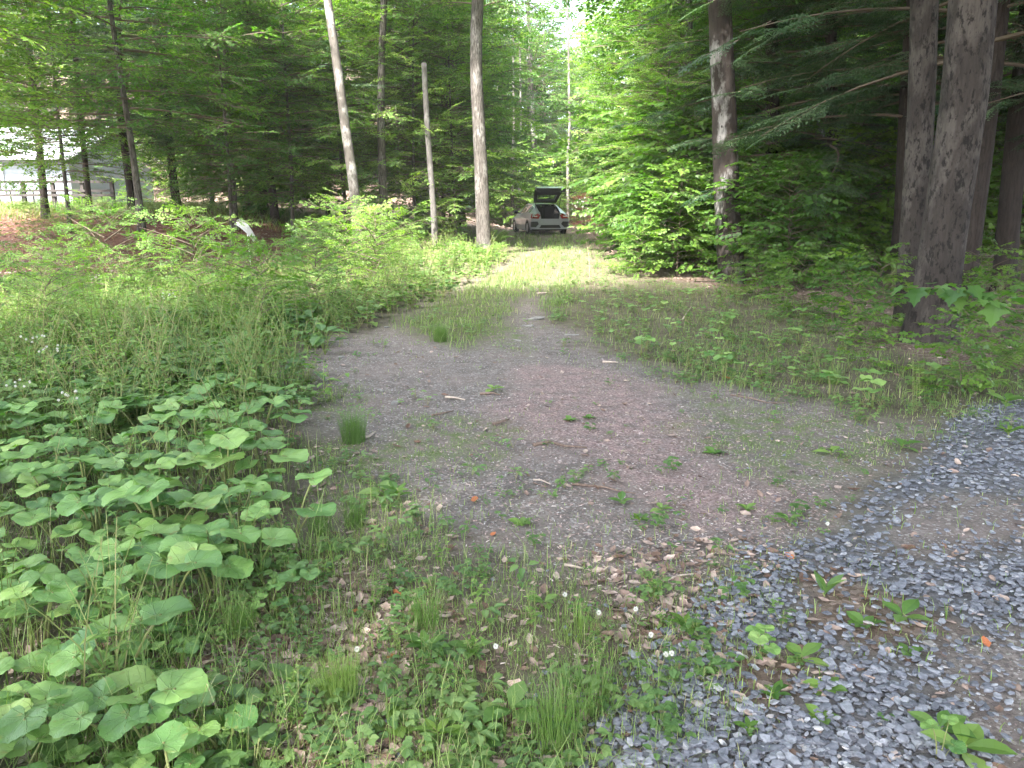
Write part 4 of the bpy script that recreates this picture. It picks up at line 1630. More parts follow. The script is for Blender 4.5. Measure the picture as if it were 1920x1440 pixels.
def trunk_mesh(pts, r0, r1, mat, sides=14, flare=.5, seed=0, noise=.035, name='trunk', step=.3):
    """pts relative to base; resampled polyline"""
    pts = [Vector(p) for p in pts]
    rs = [pts[0]]
    for a, b in zip(pts[:-1], pts[1:]):
        n = max(1, int((b - a).length / step))
        for k in range(1, n + 1):
            rs.append(a.lerp(b, k / n))
    # smooth
    for _ in range(3):
        rs = [rs[0]] + [(rs[i - 1] + rs[i] * 2 + rs[i + 1]) / 4 for i in range(1, len(rs) - 1)] + [rs[-1]]
    zt = max(rs[-1].z, .1)
    rad = []
    for p in rs:
        t = p.z / zt
        rad.append((r0 + (r1 - r0) * t) * (1 + flare * math.exp(-max(p.z, 0) / .28)))
    m = MB()
    tube(m, rs, rad, sides, 0, .5, True, noise, seed)
    return mesh(name, m, [MT[mat]], True)


TRK = {}
def gtrunk(key, mat, h, r):
    rr = random.Random(key)
    x = y = 0.0
    pts = [(0, 0, -.3)]
    k = 7
    for i in range(k + 1):
        z = h * i / k
        pts.append((x, y, z))
        x += rr.uniform(-.14, .14); y += rr.uniform(-.14, .14)
    TRK[key] = trunk_mesh(pts, r, r * .25, mat, 9, .35, 1, .03, step=.8)


for i in range(3):
    gtrunk('g%d' % i, 'bark_grey', 15, .16)
    gtrunk('d%d' % i, 'bark_dark', 14.5, .16)
    gtrunk('p%d' % i, 'bark_pale', 15, .12)
    gtrunk('m%d' % i, 'bark_grey', 9, .075)
    gtrunk('s%d' % i, 'twig', 3.2, .018)
    gtrunk('t%d' % i, 'twig', 1.1, .01)


def gtree(kind, x, y, crownk, trunkk, label, cat='tree', group=None, s=1.0, rz=None, dz=0.0, sz=None):
    o = empty(kind, (x, y, hz(x, y) + dz), rz if rz is not None else random.uniform(0, 6.28), (s, s, sz or s))
    obj('trunk' if not kind.endswith('shrub') else 'stem', TRK[trunkk], o)
    if crownk: obj('crown', CR[crownk], o)
    tag(o, label, cat, group)
    return o


def btree(kind, pxs, d, w, mat, crownk, label, top=15.0, cs=1.0, crz=0.0, flare=.45, seed=1, cdz=0.0, noise=.03, w1=.45, base_down=.35, depth_top=None, sides=16):
    """tree whose trunk is seen in the photo: pixel polyline (base first), distance, base width in m"""
    pts = [P(px, py, d) for px, py in pxs]
    b = pts[0].copy()
    gz = hz(b.x, b.y)
    b.z = gz
    loc = Vector((pts[0].x, d, gz))
    rel = [p - loc for p in pts]
    rel[0].z = 0
    rel = [Vector((rel[0].x - (rel[1].x - rel[0].x) * .05, 0, -base_down))] + rel
    if top and rel[-1].z < top:
        dv = (rel[-1] - rel[-2])
        dv = dv / max(dv.z, .1)
        z = rel[-1].z
        q = rel[-1]
        while z < top:
            z = min(top, z + 2)
            q = q + Vector((dv.x * .5 * 2 + random.uniform(-.1, .1), random.uniform(-.1, .1), 0))
            q.z = z
            rel.append(q.copy())
    o = empty(kind, loc, 0.0)
    me = trunk_mesh(rel, w / 2, w / 2 * w1, mat, sides, flare, seed, noise, step=.18)
    obj('trunk', me, o)
    if crownk:
        # crown follows the leaning stem
        zc = 6.0
        q = min(rel, key=lambda p: abs(p.z - zc))
        obj('crown', CR[crownk], o, (q.x, q.y, cdz), (0, 0, crz), (cs, cs, 1))
    tag(o, label, 'tree')
    return o


# trunks standing out in the photo, left side
btree('maple_tree', [(675, 452), (662, 340), (645, 220), (632, 120), (620, 40), (612, -20)], 22, .28, 'bark_pale', 'high0',
      'leaning tree with white-blotched bark, left of the two straight grey trunks', seed=2, cs=.65, cdz=3.5)
btree('maple_tree', [(722, 452), (716, 300), (714, 200), (716, 100), (720, 0)], 26, .28, 'bark_grey', 'high1',
      'straight slim grey trunk between the leaning pale tree and the broken snag', seed=3, crz=1, cs=.65, cdz=3.5)
btree('maple_tree', [(908, 450), (904, 380), (901, 300), (897, 220), (893, 150), (893, 80), (896, 0)], 24, .41, 'bark_grey', 'high2',
      'thick grey rough-barked trunk beside the lane, just left of the car', seed=4, noise=.04, flare=.25, w1=.65, cs=.7, cdz=1.5)
btree('snag', [(816, 450), (812, 380), (806, 300), (800, 220), (795, 118)], 25, .21, 'bark_snag', None,
      'bare broken-topped dead pole between the slim grey trunk and the thick grey trunk', top=None, seed=5, w1=.75, flare=.2, sides=10)
btree('hemlock_tree', [(495, 405), (488, 330), (480, 230), (472, 120), (465, 0)], 30, .36, 'bark_dark', None,
      'dark-trunked hemlock above the white panel, left of the leaning pale tree', seed=6)
btree('hemlock_tree', [(517, 425), (510, 350), (500, 280)], 28, .27, 'bark_dark', None, 'dark slanting trunk just right of the larger dark hemlock', seed=7, crz=2)
btree('hemlock_tree', [(334, 400), (325, 340), (316, 250), (312, 150)], 29, .28, 'bark_dark', 'hem2', 'straight dark hemlock trunk at the right end of the red bank', seed=8)
btree('hemlock_tree', [(250, 392), (240, 320), (228, 230), (224, 160)], 29, .30, 'bark_dark', 'hem1', 'dark hemlock trunk right of the deck railing', seed=9, crz=1)
btree('hemlock_tree', [(168, 392), (162, 330), (152, 230), (146, 150)], 28, .20, 'bark_dark', 'hem2', 'slim dark trunk standing before the deck railing', seed=10, crz=3)
btree('hemlock_tree', [(84, 395), (76, 300), (66, 200), (58, 120)], 27, .24, 'bark_dark', None, 'brown trunk rising in front of the white roof', seed=11)
btree('hemlock_tree', [(441, 438), (437, 360), (431, 290), (428, 230)], 26, .24, 'bark_grey', 'heml0',
      'short grey-trunked hemlock with flat layered boughs over the white panel', top=9, seed=12, cs=1.75, cdz=3.3, flare=.2)
btree('hemlock_tree', [(1545, 600), (1545, 500)], 60, .3, 'bark_dark', 'hem0', 'dark hemlock far back in the right forest', seed=13)

# right side
btree('maple_tree', [(1372, 540), (1366, 440), (1362, 330), (1358, 200), (1352, 80), (1348, -20)], 16, .50, 'bark_patch', 'high1',
      'dark trunk with white lichen patches at the edge of the right forest', seed=21, flare=.12, w1=.6)
btree('beech_tree', [(1738, 655), (1752, 560), (1768, 450), (1787, 320), (1806, 200), (1817, 90), (1824, -20)], 9.2, .48, 'bark_spot', 'high0',
      'largest trunk in the picture, grey and dark-spotted, leaning right', seed=22, flare=.45, w1=.75, noise=.03, sides=28, crz=2)
btree('beech_tree', [(1700, 610), (1707, 500), (1715, 400), (1722, 300), (1730, 150), (1734, -20)], 10.6, .33, 'bark_spot', 'high2',
      'straight spotted trunk standing close behind the left of the largest trunk', seed=23, flare=.15, w1=.7, sides=22, crz=4)
btree('hemlock_tree', [(1800, 600), (1815, 480), (1832, 350), (1848, 220), (1862, 90), (1872, -20)], 12, .33, 'bark_dark', 'hem0',
      'red-brown trunk just behind the right of the largest trunk', seed=24, flare=.15, w1=.8, cdz=1.2)
btree('hemlock_tree', [(1880, 545), (1890, 430), (1902, 300), (1918, 150)], 14.5, .36, 'bark_dark', 'hem1', 'nearly black trunk at the right edge', seed=25, flare=.2, w1=.8, cdz=1)
btree('birch_tree', [(1524, 432), (1530, 360), (1534, 290), (1545, 180), (1548, 60)], 21, .28, 'bark_pale', 'high1',
      'thin pale birch trunk deep in the right forest', seed=26, flare=.2, w1=.6, crz=2)
btree('hemlock_tree', [(1445, 470), (1447, 300), (1450, 180), (1446, 60)], 19, .30, 'bark_dark', 'hem2', 'dark hemlock trunk behind the lichen-patched tree', seed=27, w1=.7, crz=2)
btree('hemlock_tree', [(1562, 440), (1562, 300), (1560, 180), (1558, 60)], 18, .24, 'bark_dark', 'hem0', 'dark trunk between the pale birch and the twin spotted trunks', seed=28, w1=.8, crz=4)
btree('maple_tree', [(1292, 420), (1292, 200), (1292, 60), (1290, 0)], 24, .24, 'bark_grey', 'high2', 'grey trunk half hidden in maple leaves right of the car', seed=29, w1=.7)
btree('birch_tree', [(1012, 400), (1010, 330), (1000, 260), (995, 150)], 55, .45, 'bark_pale', 'far0', 'pale trunk beyond the car, nearest the lane', seed=30)
for k, (px, d, lab) in enumerate([(962, 50, 'thin pale trunk at the left of the group beyond the car'), (975, 53, 'thin white trunk in the middle of the group beyond the car'),
                                  (989, 58, 'thin pale trunk at the right of the group beyond the car'), (1066, 50, 'thin brown trunk above the red shrub')]):
    btree('birch_tree', [(px, 400), (px - 2, 300), (px + 2, 240), (px, 100)], d, .2, 'bark_pale', None, lab, seed=31 + k, top=13)

# unseen hardwoods added to shade foreground and right forest, crowns above the picture
for x, y, k, sc, lab in [(-5.6, 1.2, 1, 1.2, 'unseen shade hardwood added at the left of the viewpoint'), (7.8, 2.0, 0, 1.2, 'unseen shade hardwood added right of the slate drive'),
                         (-3.4, -4.0, 2, 1.35, 'unseen shade hardwood added behind the viewpoint'), (10.2, 7.2, 1, 1.1, 'unseen shade hardwood added at the right of the big spotted trunk'),
                         (-9.0, -3.5, 0, 1.35, 'unseen shade hardwood added behind the viewpoint to the left'),
                         (2.8, -6.8, 2, 1.45, 'unseen shade hardwood added far behind the viewpoint, slightly right'), (-1.6, 1.0, 0, 1.25, 'unseen shade hardwood added just left of the viewpoint'),
                         (.8, -2.6, 1, 1.3, 'unseen shade hardwood added directly behind the viewpoint'), (5.2, -4.2, 0, 1.35, 'unseen shade hardwood added behind the viewpoint to the right'),
                         (12.5, 9.5, 0, 1.2, 'unseen shade hardwood added deep in the right forest'), (9.6, -1.5, 2, 1.3, 'unseen shade hardwood added far right of the viewpoint')]:
    gtree('maple_tree', x, y, 'high%d' % k, 'g%d' % k, lab, s=sc)

for x, y, k, sc, lab in [(-16.2, 17.0, 0, 1.15, 'out-of-view hardwood added left of the red bank to shade it')]:  # extra tree outside the view, added to cast shade on the bank
    gtree('maple_tree', x, y, 'high%d' % k, 'g%d' % k, lab, s=sc)
# bright leaning boughs at the upper left
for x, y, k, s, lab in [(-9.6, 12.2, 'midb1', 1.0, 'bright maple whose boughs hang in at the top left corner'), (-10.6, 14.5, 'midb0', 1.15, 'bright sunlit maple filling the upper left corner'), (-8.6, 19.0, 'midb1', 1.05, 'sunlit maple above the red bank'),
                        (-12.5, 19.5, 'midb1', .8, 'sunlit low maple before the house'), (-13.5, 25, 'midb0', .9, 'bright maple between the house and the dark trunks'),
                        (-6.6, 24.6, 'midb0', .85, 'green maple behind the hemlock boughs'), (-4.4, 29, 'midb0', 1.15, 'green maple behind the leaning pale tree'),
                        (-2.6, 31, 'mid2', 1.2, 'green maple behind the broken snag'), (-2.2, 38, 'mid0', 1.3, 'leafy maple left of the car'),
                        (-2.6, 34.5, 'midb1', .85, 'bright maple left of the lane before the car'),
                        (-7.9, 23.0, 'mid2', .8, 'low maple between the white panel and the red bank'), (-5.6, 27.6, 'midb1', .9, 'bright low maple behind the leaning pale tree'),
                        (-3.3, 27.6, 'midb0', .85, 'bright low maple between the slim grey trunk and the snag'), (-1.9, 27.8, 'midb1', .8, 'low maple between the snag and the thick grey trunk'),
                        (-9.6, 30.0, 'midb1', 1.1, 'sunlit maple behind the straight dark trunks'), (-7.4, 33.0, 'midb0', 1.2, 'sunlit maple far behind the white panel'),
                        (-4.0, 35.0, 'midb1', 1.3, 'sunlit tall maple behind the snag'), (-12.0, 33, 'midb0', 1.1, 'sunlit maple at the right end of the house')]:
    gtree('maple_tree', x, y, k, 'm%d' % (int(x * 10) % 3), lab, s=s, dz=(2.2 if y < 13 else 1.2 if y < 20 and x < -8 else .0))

for x, y, k in gtree_later:
    gtree('bramble_shrub', x, y, ['shrub0', 'shrub1'][k % 2], 't0', ['bramble bush with lobed leaves rising from the left meadow', 'small leafy bush rising from the left meadow'][k % 2],
          'shrub', ['bramble bushes of the left meadow', 'small leafy bushes of the left meadow'][k % 2], random.uniform(.42, .72))
# maple bushes on the right of the lane
for i, (px, py, k, s) in enumerate([(1222, 508, 0, .6), (1270, 516, 2, .68), (1310, 505, 0, .55), (1245, 490, 2, .8), (1195, 482, 0, .75),
                                    (1420, 530, 1, .7), (1475, 540, 2, .65), (1540, 530, 0, .5), (1280, 488, 0, 1.0), (1425, 500, 2, .9),
                                    (1190, 470, 0, 1.15), (1235, 480, 1, 1.25), (1290, 500, 2, 1.1), (1320, 470, 0, 1.0), (1185, 456, 1, 1.1),
                                    (1420, 500, 2, .9), (1480, 490, 1, 1.0), (1540, 520, 0, .75), (1610, 520, 2, .85), (1260, 455, 2, 1.5),
                                    (1350, 450, 0, 1.4), (1450, 455, 1, 1.3), (1600, 460, 2, 1.2), (1650, 500, 1, .9), (1900, 520, 0, 1.1),
                                    (1870, 470, 2, 1.2), (1210, 440, 0, 1.4), (1195, 440, 2, 1.3), (1690, 480, 0, 1.2), (1560, 470, 1, 1.2)]):
    x, y = G(px, py)
    gtree('maple_sapling', x, y, 'sap%d' % k, 's%d' % k, ['maple sapling with bright lobed leaves on the right bank of the lane', 'maple sapling in the dim right forest'][px > 1340],
          'sapling', ['maple saplings on the right bank', 'maple saplings in the right forest'][px > 1340], s)
for i, (px, py, s) in enumerate([(1500, 590, .55), (1590, 640, .5), (1640, 620, .6), (1560, 600, .5), (1620, 690, .35), (1800, 740, .45), (1200, 520, .6),
                                 (1420, 560, .5), (1860, 660, .5), (1840, 600, .6)]):
    x, y = G(px, py)
    gtree('maple_sapling', x, y, 'shrub0', 't0', 'knee-high maple seedling at the shaded forest edge', 'sapling', 'maple seedlings at the forest edge', s)
for i, (x, y, k, s) in enumerate([(4.0, 22, 'midb0', .62), (5.3, 26, 'midb1', .95), (6.3, 31, 'midb0', 1.1), (7.0, 36, 'midb1', 1.1), (5.8, 19.5, 'mid1', .7),
                                  (7.5, 24, 'mid2', 1.1), (8.5, 30, 'mid0', 1.25), (6.5, 37, 'midb0', 1.2), (11, 22, 'mid1', .9), (13, 28, 'mid2', 1.2), (10.5, 17, 'mid0', .6),
                                  (6.6, 43, 'midb1', 1.2), (15.5, 20, 'mid0', 1.0), (17, 27, 'midb0', 1.2), (13.5, 15.5, 'midb1', .7)]):
    gtree('maple_tree', x, y, k, 'm%d' % (i % 3), ['leafy maple overhanging the right side of the lane', 'understory maple inside the right forest'][x > 7],
          'tree', ['maples along the right of the lane', 'understory maples of the right forest'][x > 7], s)
for x, y, k, s in [(6.4, 13.5, 1, .95), (9.2, 15.0, 2, 1.0), (8.6, 10.2, 0, .9)]:
    gtree('hemlock_tree', x + .8, y + 1.5, 'hem%d' % k, 'd%d' % k, 'hemlock whose dark boughs hang over the right forest edge', 'tree', 'hemlocks hanging over the right forest edge', s, dz=.9)

# forest behind
TG = {}
placed = []
cnt = 0
for tries in range(9000):
    if cnt >= 108: break
    y = 27 + 78 * random.random() ** 1.25
    x = random.uniform(-.85, .85) * y
    cx = 1.8 + (y - 38) * .0
    if y < 58 and abs(x - cx) < 4.2: continue
    if y < 34 and x < -11: continue
    if x < -14 and 30 < y < 44: continue
    if y < 33 and abs(x) < 12: continue
    md = 2.0 + .022 * y
    if any((x - a) ** 2 + (y - b) ** 2 < md * md for a, b in placed): continue
    placed.append((x, y))
    cnt += 1
    side = 'left' if x < 0 else 'right'
    mid = y > 46 and -.03 * y < x < .085 * y
    r = random.random()
    s = random.uniform(.85, 1.2)
    if mid:
        s = min(s, (1.6 + y * math.tan(R(10.8)) - hz(x, y)) / 15)
        s = max(s, .4)
    if y > 55:
        k, t, n = (('far%d' % (cnt % 2)) if r < .55 else ('farb%d' % (cnt % 2)) if r < .8 or mid else 'hem%d' % (cnt % 3)), ('p%d' if r < .4 else 'g%d') % (cnt % 3), 'hardwood_tree'
        if k.startswith('hem'): n, t = 'hemlock_tree', 'd%d' % (cnt % 3)
    else:
        if r < (.16 if x < 3 else .3): k, t, n = 'hem%d' % (cnt % 3), 'd%d' % (cnt % 3), 'hemlock_tree'
        elif r < .35: k, t, n = 'high%d' % (cnt % 3), 'g%d' % (cnt % 3), 'hardwood_tree'
        elif r < .7: k, t, n = 'far%d' % (cnt % 2), 'g%d' % (cnt % 3), 'hardwood_tree'
        else: k, t, n = 'farb%d' % (cnt % 2), 'p%d' % (cnt % 3), 'hardwood_tree'
    zone = 'beyond the car at the end of the lane' if mid else 'in the forest behind the left clearing' if x < 0 else 'in the forest to the right of the lane'
    what = 'dark hemlock' if n == 'hemlock_tree' else 'leafy green hardwood'
    gtree(n, x, y, k, t, what + ' ' + zone, 'tree', what + 's ' + zone, s)
for i, (x, y, k) in enumerate([(-.5, 63, 'farb0'), (2.2, 66, 'farb1'), (5.0, 62, 'farb0'), (.6, 74, 'farb1'), (3.8, 76, 'farb0'), (7.0, 71, 'farb1'), (-2.6, 70, 'farb0'), (2.6, 86, 'farb1')]):
    sc = (1.6 + y * math.tan(R(10.6 if i % 2 else 9.2)) - hz(x, y)) / 14
    gtree('hardwood_tree', x, y, k, 'p%d' % (i % 3), 'light green hardwood closing the far end of the lane', 'tree', 'light green hardwoods at the end of the lane', sc)
# understory fill
cnt = 0
pl2 = []
for tries in range(4000):
    if cnt >= 70: break
    y = random.uniform(25, 62)
    x = random.uniform(-.75, .75) * y
    if abs(x - 1.8) < 3.2 or (x < -13 and y < 44) or (y < 29 and x < 0): continue
    if any((x - a) ** 2 + (y - b) ** 2 < 2.6 for a, b in pl2): continue
    pl2.append((x, y)); cnt += 1
    k = random.choice(['shrub1', 'sap0', 'sap1', 'heml1', 'heml0'])
    if k.startswith('heml'):
        gtree('hemlock_sapling', x, y, k, 's1', 'young hemlock under the trees ' + ('left' if x < 0 else 'right') + ' of the lane', 'sapling',
              'young hemlocks ' + ('left' if x < 0 else 'right') + ' of the lane', random.uniform(.5, .9))
    else:
        gtree('leafy_sapling', x, y, k, 's0', 'leafy young hardwood under the trees ' + ('left' if x < 0 else 'right') + ' of the lane', 'sapling',
              'young hardwoods ' + ('left' if x < 0 else 'right') + ' of the lane', random.uniform(.9, 1.7))
for i in range(16):
    y = random.uniform(45, 60)
    x = 1.6 + random.uniform(-4.5, 5.5)
    gtree('leafy_sapling', x, y, random.choice(['shrub1', 'sap0', 'sap1']) if i % 4 else 'mid1', 'm1' if i % 4 == 0 else 's0', 'leafy sapling closing the lane beyond the car', 'sapling',
          'saplings beyond the car', random.uniform(.9, 1.4) if i % 4 else random.uniform(.5, .7))
# shrubs near the far-left bank top and beside the car
for px, py, d, k, s, lab in [(130, 420, 22, 'shrub1', .55, 'yellow-green bush on the red bank below the railing'), (60, 400, 24, 'shrub1', .5, 'light bush at the left of the red bank'),
                             (700, 440, 19.5, 'shrub0', .55, 'leafy bush at the foot of the slim grey trunk'), (585, 440, 19, 'shrub1', .5, 'bush in front of the leaning pale tree'),
                             (350, 440, 17, 'shrub0', .6, 'bramble bush with large leaves before the red bank'), (560, 445, 18.5, 'shrub0', .6, 'bramble bush right of the white panel'),
                             (420, 440, 30, 'shrub1', 1.1, 'sunlit bush behind the short grey hemlock'), (290, 400, 34, 'shrub1', 1.5, 'sunlit bush behind the dark trunks'),
                             (925, 440, 33, 'shrub1', .45, 'low bush between the thick grey trunk and the car'), (830, 440, 26.5, 'shrub1', .6, 'bush at the foot of the broken snag'),
                             (360, 400, 36, 'shrub1', 1.6, 'large sunlit bush behind the right dark trunk'), (770, 440, 24, 'shrub0', .8, 'bush between slim grey trunk and snag')]:
    p = P(px, py, d)
    gtree('leafy_shrub', p.x, p.y, k, 't2', lab, 'shrub', None, s)
p = P(1098, 430, 41)
gtree('red_leaved_shrub', p.x, p.y, 'redshrub', 't2', 'dark red-leaved shrub standing right of the car', 'shrub', None, 1.1)
for k, (px, hgt, lab) in enumerate([(1077, 1.5, 'white-flowered stalk closest to the car'), (1090, 1.7, 'tall white-flowered stalk left of the red shrub'),
                                    (1097, 1.6, 'white-flowered stalk in front of the red shrub'), (1121, 1.3, 'white-flowered stalk right of the red shrub')]):
    p = P(px, 430, 39.5)
    o = empty('flower_stalk', (p.x, p.y, hz(p.x, p.y)))
    m = MB()
    tube(m, [(0, 0, 0), (.05, 0, hgt * .6), (0, 0, hgt)], [.012, .01, .006], 4, 0, .9)
    obj('stem', mesh('stem', m, [MT['drystem']]), o)
    for j in range(6):
        a = j * 2.4
        obj('flower_head', FH, o, (.14 * math.cos(a), .1 * math.sin(a), hgt - .08 * j), (0, 0, 0), 3.6)
    tag(o, lab, 'flower', 'white-flowered stalks by the car')

# near maple sprig reaching in from the right
def sprig():
    d = 5.2
    o_x, o_y = P(2080, 640, d).x, d
    root = empty('maple_sapling', (o_x, o_y, hz(o_x, o_y)))
    base = Vector((o_x, o_y, hz(o_x, o_y)))
    m = MB()
    def Q(px, py, dd=d): return P(px, py, dd) - base
    tube(m, [(0, 0, 0), (.02, 0, .5), Q(2040, 560), Q(2000, 480)], [.014, .011, .008, .005], 6, 1, .4)
    br = [Q(2040, 560), Q(1960, 575), Q(1900, 580), Q(1860, 566), Q(1820, 565)]
    tube(m, br, [.006, .005, .004, .003, .002], 5, 1, .4)
    br2 = [Q(2040, 560), Q(1900, 555, 5.4), Q(1800, 545, 5.5), Q(1760, 540, 5.5), Q(1700, 538, 5.5)]
    tube(m, br2, [.006, .004, .003, .003, .002], 5, 1, .4)
    obj('stem', mesh('stem', m, [MT['sap'], MT['twig']], True), root)
    Ls = [(1868, 572, 5.2, .20, -2.3, -.9), (1862, 565, 5.15, .09, -1.3, -.5), (1872, 570, 5.2, .19, -.3, -.45), (1720, 542, 5.5, .17, -2.2, -.9), (1692, 537, 5.5, .13, 3.0, -.7),
          (1735, 540, 5.5, .10, -1.8, -.8), (1765, 536, 5.5, .13, -2.0, -.7), (1778, 532, 5.5, .10, .2, -.3), (1790, 545, 5.4, .18, -2.3, -.6), (1800, 540, 5.4, .13, -1.2, -.7),
          (1815, 545, 5.35, .15, -.6, -.5), (1825, 537, 5.3, .14, -1.4, -.7), (1850, 550, 5.3, .15, -2.4, -.4), (1840, 556, 5.3, .10, -.1, -.2), (1800, 560, 5.4, .12, -2.0, -1.0),
          (1905, 560, 5.1, .12, .3, -.4), (1745, 532, 5.5, .09, 1.0, .1)]
    for q in range(16):
        t = random.random()
        Ls.append((1700 + 300 * t, 538 + 20 * t + random.uniform(-4, 4), 5.5 - .3 * t, random.uniform(.07, .13), random.choice([-1, 1]) * random.uniform(.8, 2.4), random.uniform(-.8, -.1)))
    for q in range(14):
        t = random.random()
        Ls.append((1830 + 210 * t, 566 + random.uniform(-4, 8), 5.2, random.uniform(.07, .12), random.choice([-1, 1]) * random.uniform(.8, 2.4), random.uniform(-.8, -.1)))
    for i, (px, py, dd, s, az, pi) in enumerate(Ls):
        mm = MB()
        maple_leaf_into(mm, s * .82, tuple(Q(px, py, dd)), az, pi, random.uniform(-.3, .3), .15 + .4 * random.random())
        obj('leaf', mesh('leaf', mm, [MT['broad']]), root)
    tag(root, 'young maple reaching in from the right edge with broad lobed leaves', 'sapling')


sprig()

# ------------------------------------------------------------------ white panel
def panel():
    p = P(462, 470, 19.5)
    m = MB()
    n = 9
    fr, bk = [], []
    for i in range(n + 1):
        t = i / n
        a = t * 1.35
        x = -.30 + .62 * t
        z = 1.02 - .62 * t ** 1.9 + .05 * math.sin(PI * t)
        w = .05 + .14 * math.sin(PI * min(1, t * .85 + .1))
        fr += [(x, 0, z + w * .6), (x - .04, .25, z + w * .3), (x - .08, 0, z - w)]
        bk += [(x, .03, z + w * .6 - .02), (x - .04, .29, z + w * .3 - .02), (x - .08, .03, z - w + .02)]
    off = len(fr)
    fs = []
    for i in range(n):
        for k in range(2):
            a = 3 * i + k
            fs.append((a, a + 1, a + 4, a + 3))
            fs.append((off + a, off + a + 3, off + a + 4, off + a + 1))
        a = 3 * i
        fs.append((a, a + 3, off + a + 3, off + a)); fs.append((a + 2, off + a + 2, off + a + 5, a + 5))
    m.add(fr + bk, fs, 0, .5)
    tube(m, [(.05, .14, -.75), (.0, .12, .85)], .02, 6, 0, .5)
    o = obj('curved_panel', mesh('curved_panel', m, [plain('white_plastic', (.78, .78, .78), .45)], True), None, (p.x + .02, p.y, .40), (0, 0, 0), .68)
    tag(o, 'white curved panel poking up behind the meadow weeds', 'panel')


panel()

# ------------------------------------------------------------------ house and railing
def house():
    gz = 1.3
    wallm = plain('clapboard', (.27, .31, .35), .7, nscale=3, namp=.1)
    roofm = plain('metal_roof', (.62, .64, .67), .35, nscale=2, namp=.08)
    trim = plain('white_trim', (.72, .74, .75), .5)
    glass = plain('window_glass', (.03, .035, .04), .08, spec=.8)
    x1 = P(150, 300, 36).x
    L, D, h = 14.0, 7.0, 2.15
    root = empty('house', (x1 - L / 2, 36 + D / 2, gz), R(-4))
    m = MB()
    nb = 14
    for i in range(nb):      # clapboards
        z0 = -.4 + (h + .4) * i / nb
        box(m, (0, 0, z0 + (h + .4) / nb / 2), (L - .03 * (i % 2) * 0, D, (h + .4) / nb - .012), 0, .5)
        box(m, (0, 0, z0 + (h + .4) / nb - .004), (L - .06, D - .06, .03), 0, .5)
    # gable
    m.add([(L / 2, -D / 2, h), (L / 2, D / 2, h), (L / 2, 0, h + 1.35), (-L / 2, -D / 2, h), (-L / 2, D / 2, h), (-L / 2, 0, h + 1.35)],
          [(0, 1, 2), (3, 5, 4)], 0, .5)
    obj('wall', mesh('wall', m, [wallm]), root)
    r = MB()
    ov = .5
    for s in (-1, 1):
        a = Vector((0, s * (D / 2 + ov), h - ov * 1.35 / (D / 2)))
        b = Vector((0, 0, h + 1.35 + .02))
        X = L / 2 + .5
        vs = [(-X, a.y, a.z), (X, a.y, a.z), (X, b.y, b.z), (-X, b.y, b.z)]
        vs += [(v[0], v[1], v[2] + .09) for v in vs]
        r.add(vs, [(0, 1, 2, 3), (4, 7, 6, 5), (0, 4, 5, 1), (1, 5, 6, 2), (3, 2, 6, 7), (0, 3, 7, 4)], 0, .5)
        for k in range(int(2 * X / .45)):
            xx = -X + .2 + k * .45
            mid = (a + b) / 2
            r.add([(xx, a.y, a.z + .09), (xx + .03, a.y, a.z + .09), (xx + .03, b.y, b.z + .09), (xx, b.y, b.z + .09),
                   (xx, a.y, a.z + .125), (xx + .03, a.y, a.z + .125), (xx + .03, b.y, b.z + .125), (xx, b.y, b.z + .125)],
                  [(4, 5, 6, 7), (0, 4, 7, 3), (1, 2, 6, 5), (0, 1, 5, 4)], 0, .5)
    obj('roof', mesh('roof', r, [roofm]), root)
    for wx in (L / 2 - 3.6, L / 2 - 8.0):
        w = MB()
        W_, Hh = 1.1, 1.1
        y0 = -D / 2 - .05
        for dx, dz, sx, sz in ((0, Hh / 2 + .05, W_ + .2, .1), (0, -Hh / 2 - .05, W_ + .2, .1), (-W_ / 2 - .05, 0, .1, Hh - .005), (W_ / 2 + .05, 0, .1, Hh - .005), (0, 0, .05, Hh - .01)):
            box(w, (wx + dx, y0, 1.2 + dz), (sx, .08, sz), 0, .5)
        wf = obj('window', mesh('window', w, [trim]), root)
        g = MB()
        box(g, (wx, y0 + .01, 1.2), (W_, .04, Hh), 0, .5)
        obj('pane', mesh('pane', g, [glass]), wf)
    tag(root, 'low pale blue-grey house with a bright metal roof behind the trees at the left', 'house')


house()


def railing():
    wood = plain('dark_stained_wood', (.04, .033, .03), .8, nscale=12, namp=.3)
    d = 30.5
    a = P(-120, 370, d)
    b = P(212, 370, d)
    gz = 1.27
    root = empty('deck_railing', (a.x, a.y, gz))
    L = b.x - a.x
    n = 6
    for i in range(n + 1):
        m = MB()
        box(m, (L * i / n, 0, .35), (.12, .12, 1.35), 0, .5)
        obj('post', mesh('post', m, [wood]), root)
    for z in (.98, .66, .5):
        m = MB()
        box(m, (L / 2, -.085, z), (L + .2, .05, .09), 0, .5)
        obj('rail', mesh('rail', m, [wood]), root)
    for i in range(int(L / .42)):
        x = .25 + i * .42
        m = MB()
        box(m, (x, .0, .25), (.04, .04, .8), 0, .5)
        if i == 0: bal = mesh('baluster', m, [wood]); x0 = x
        obj('baluster', bal, root, (x - x0, 0, 0))
    m = MB()
    box(m, (L / 2, .9, -.12), (L + .2, 1.7, .14), 0, .5)
    obj('deck', mesh('deck', m, [wood]), root)
    tag(root, 'dark wooden deck railing in front of the house at the left', 'railing')


railing()

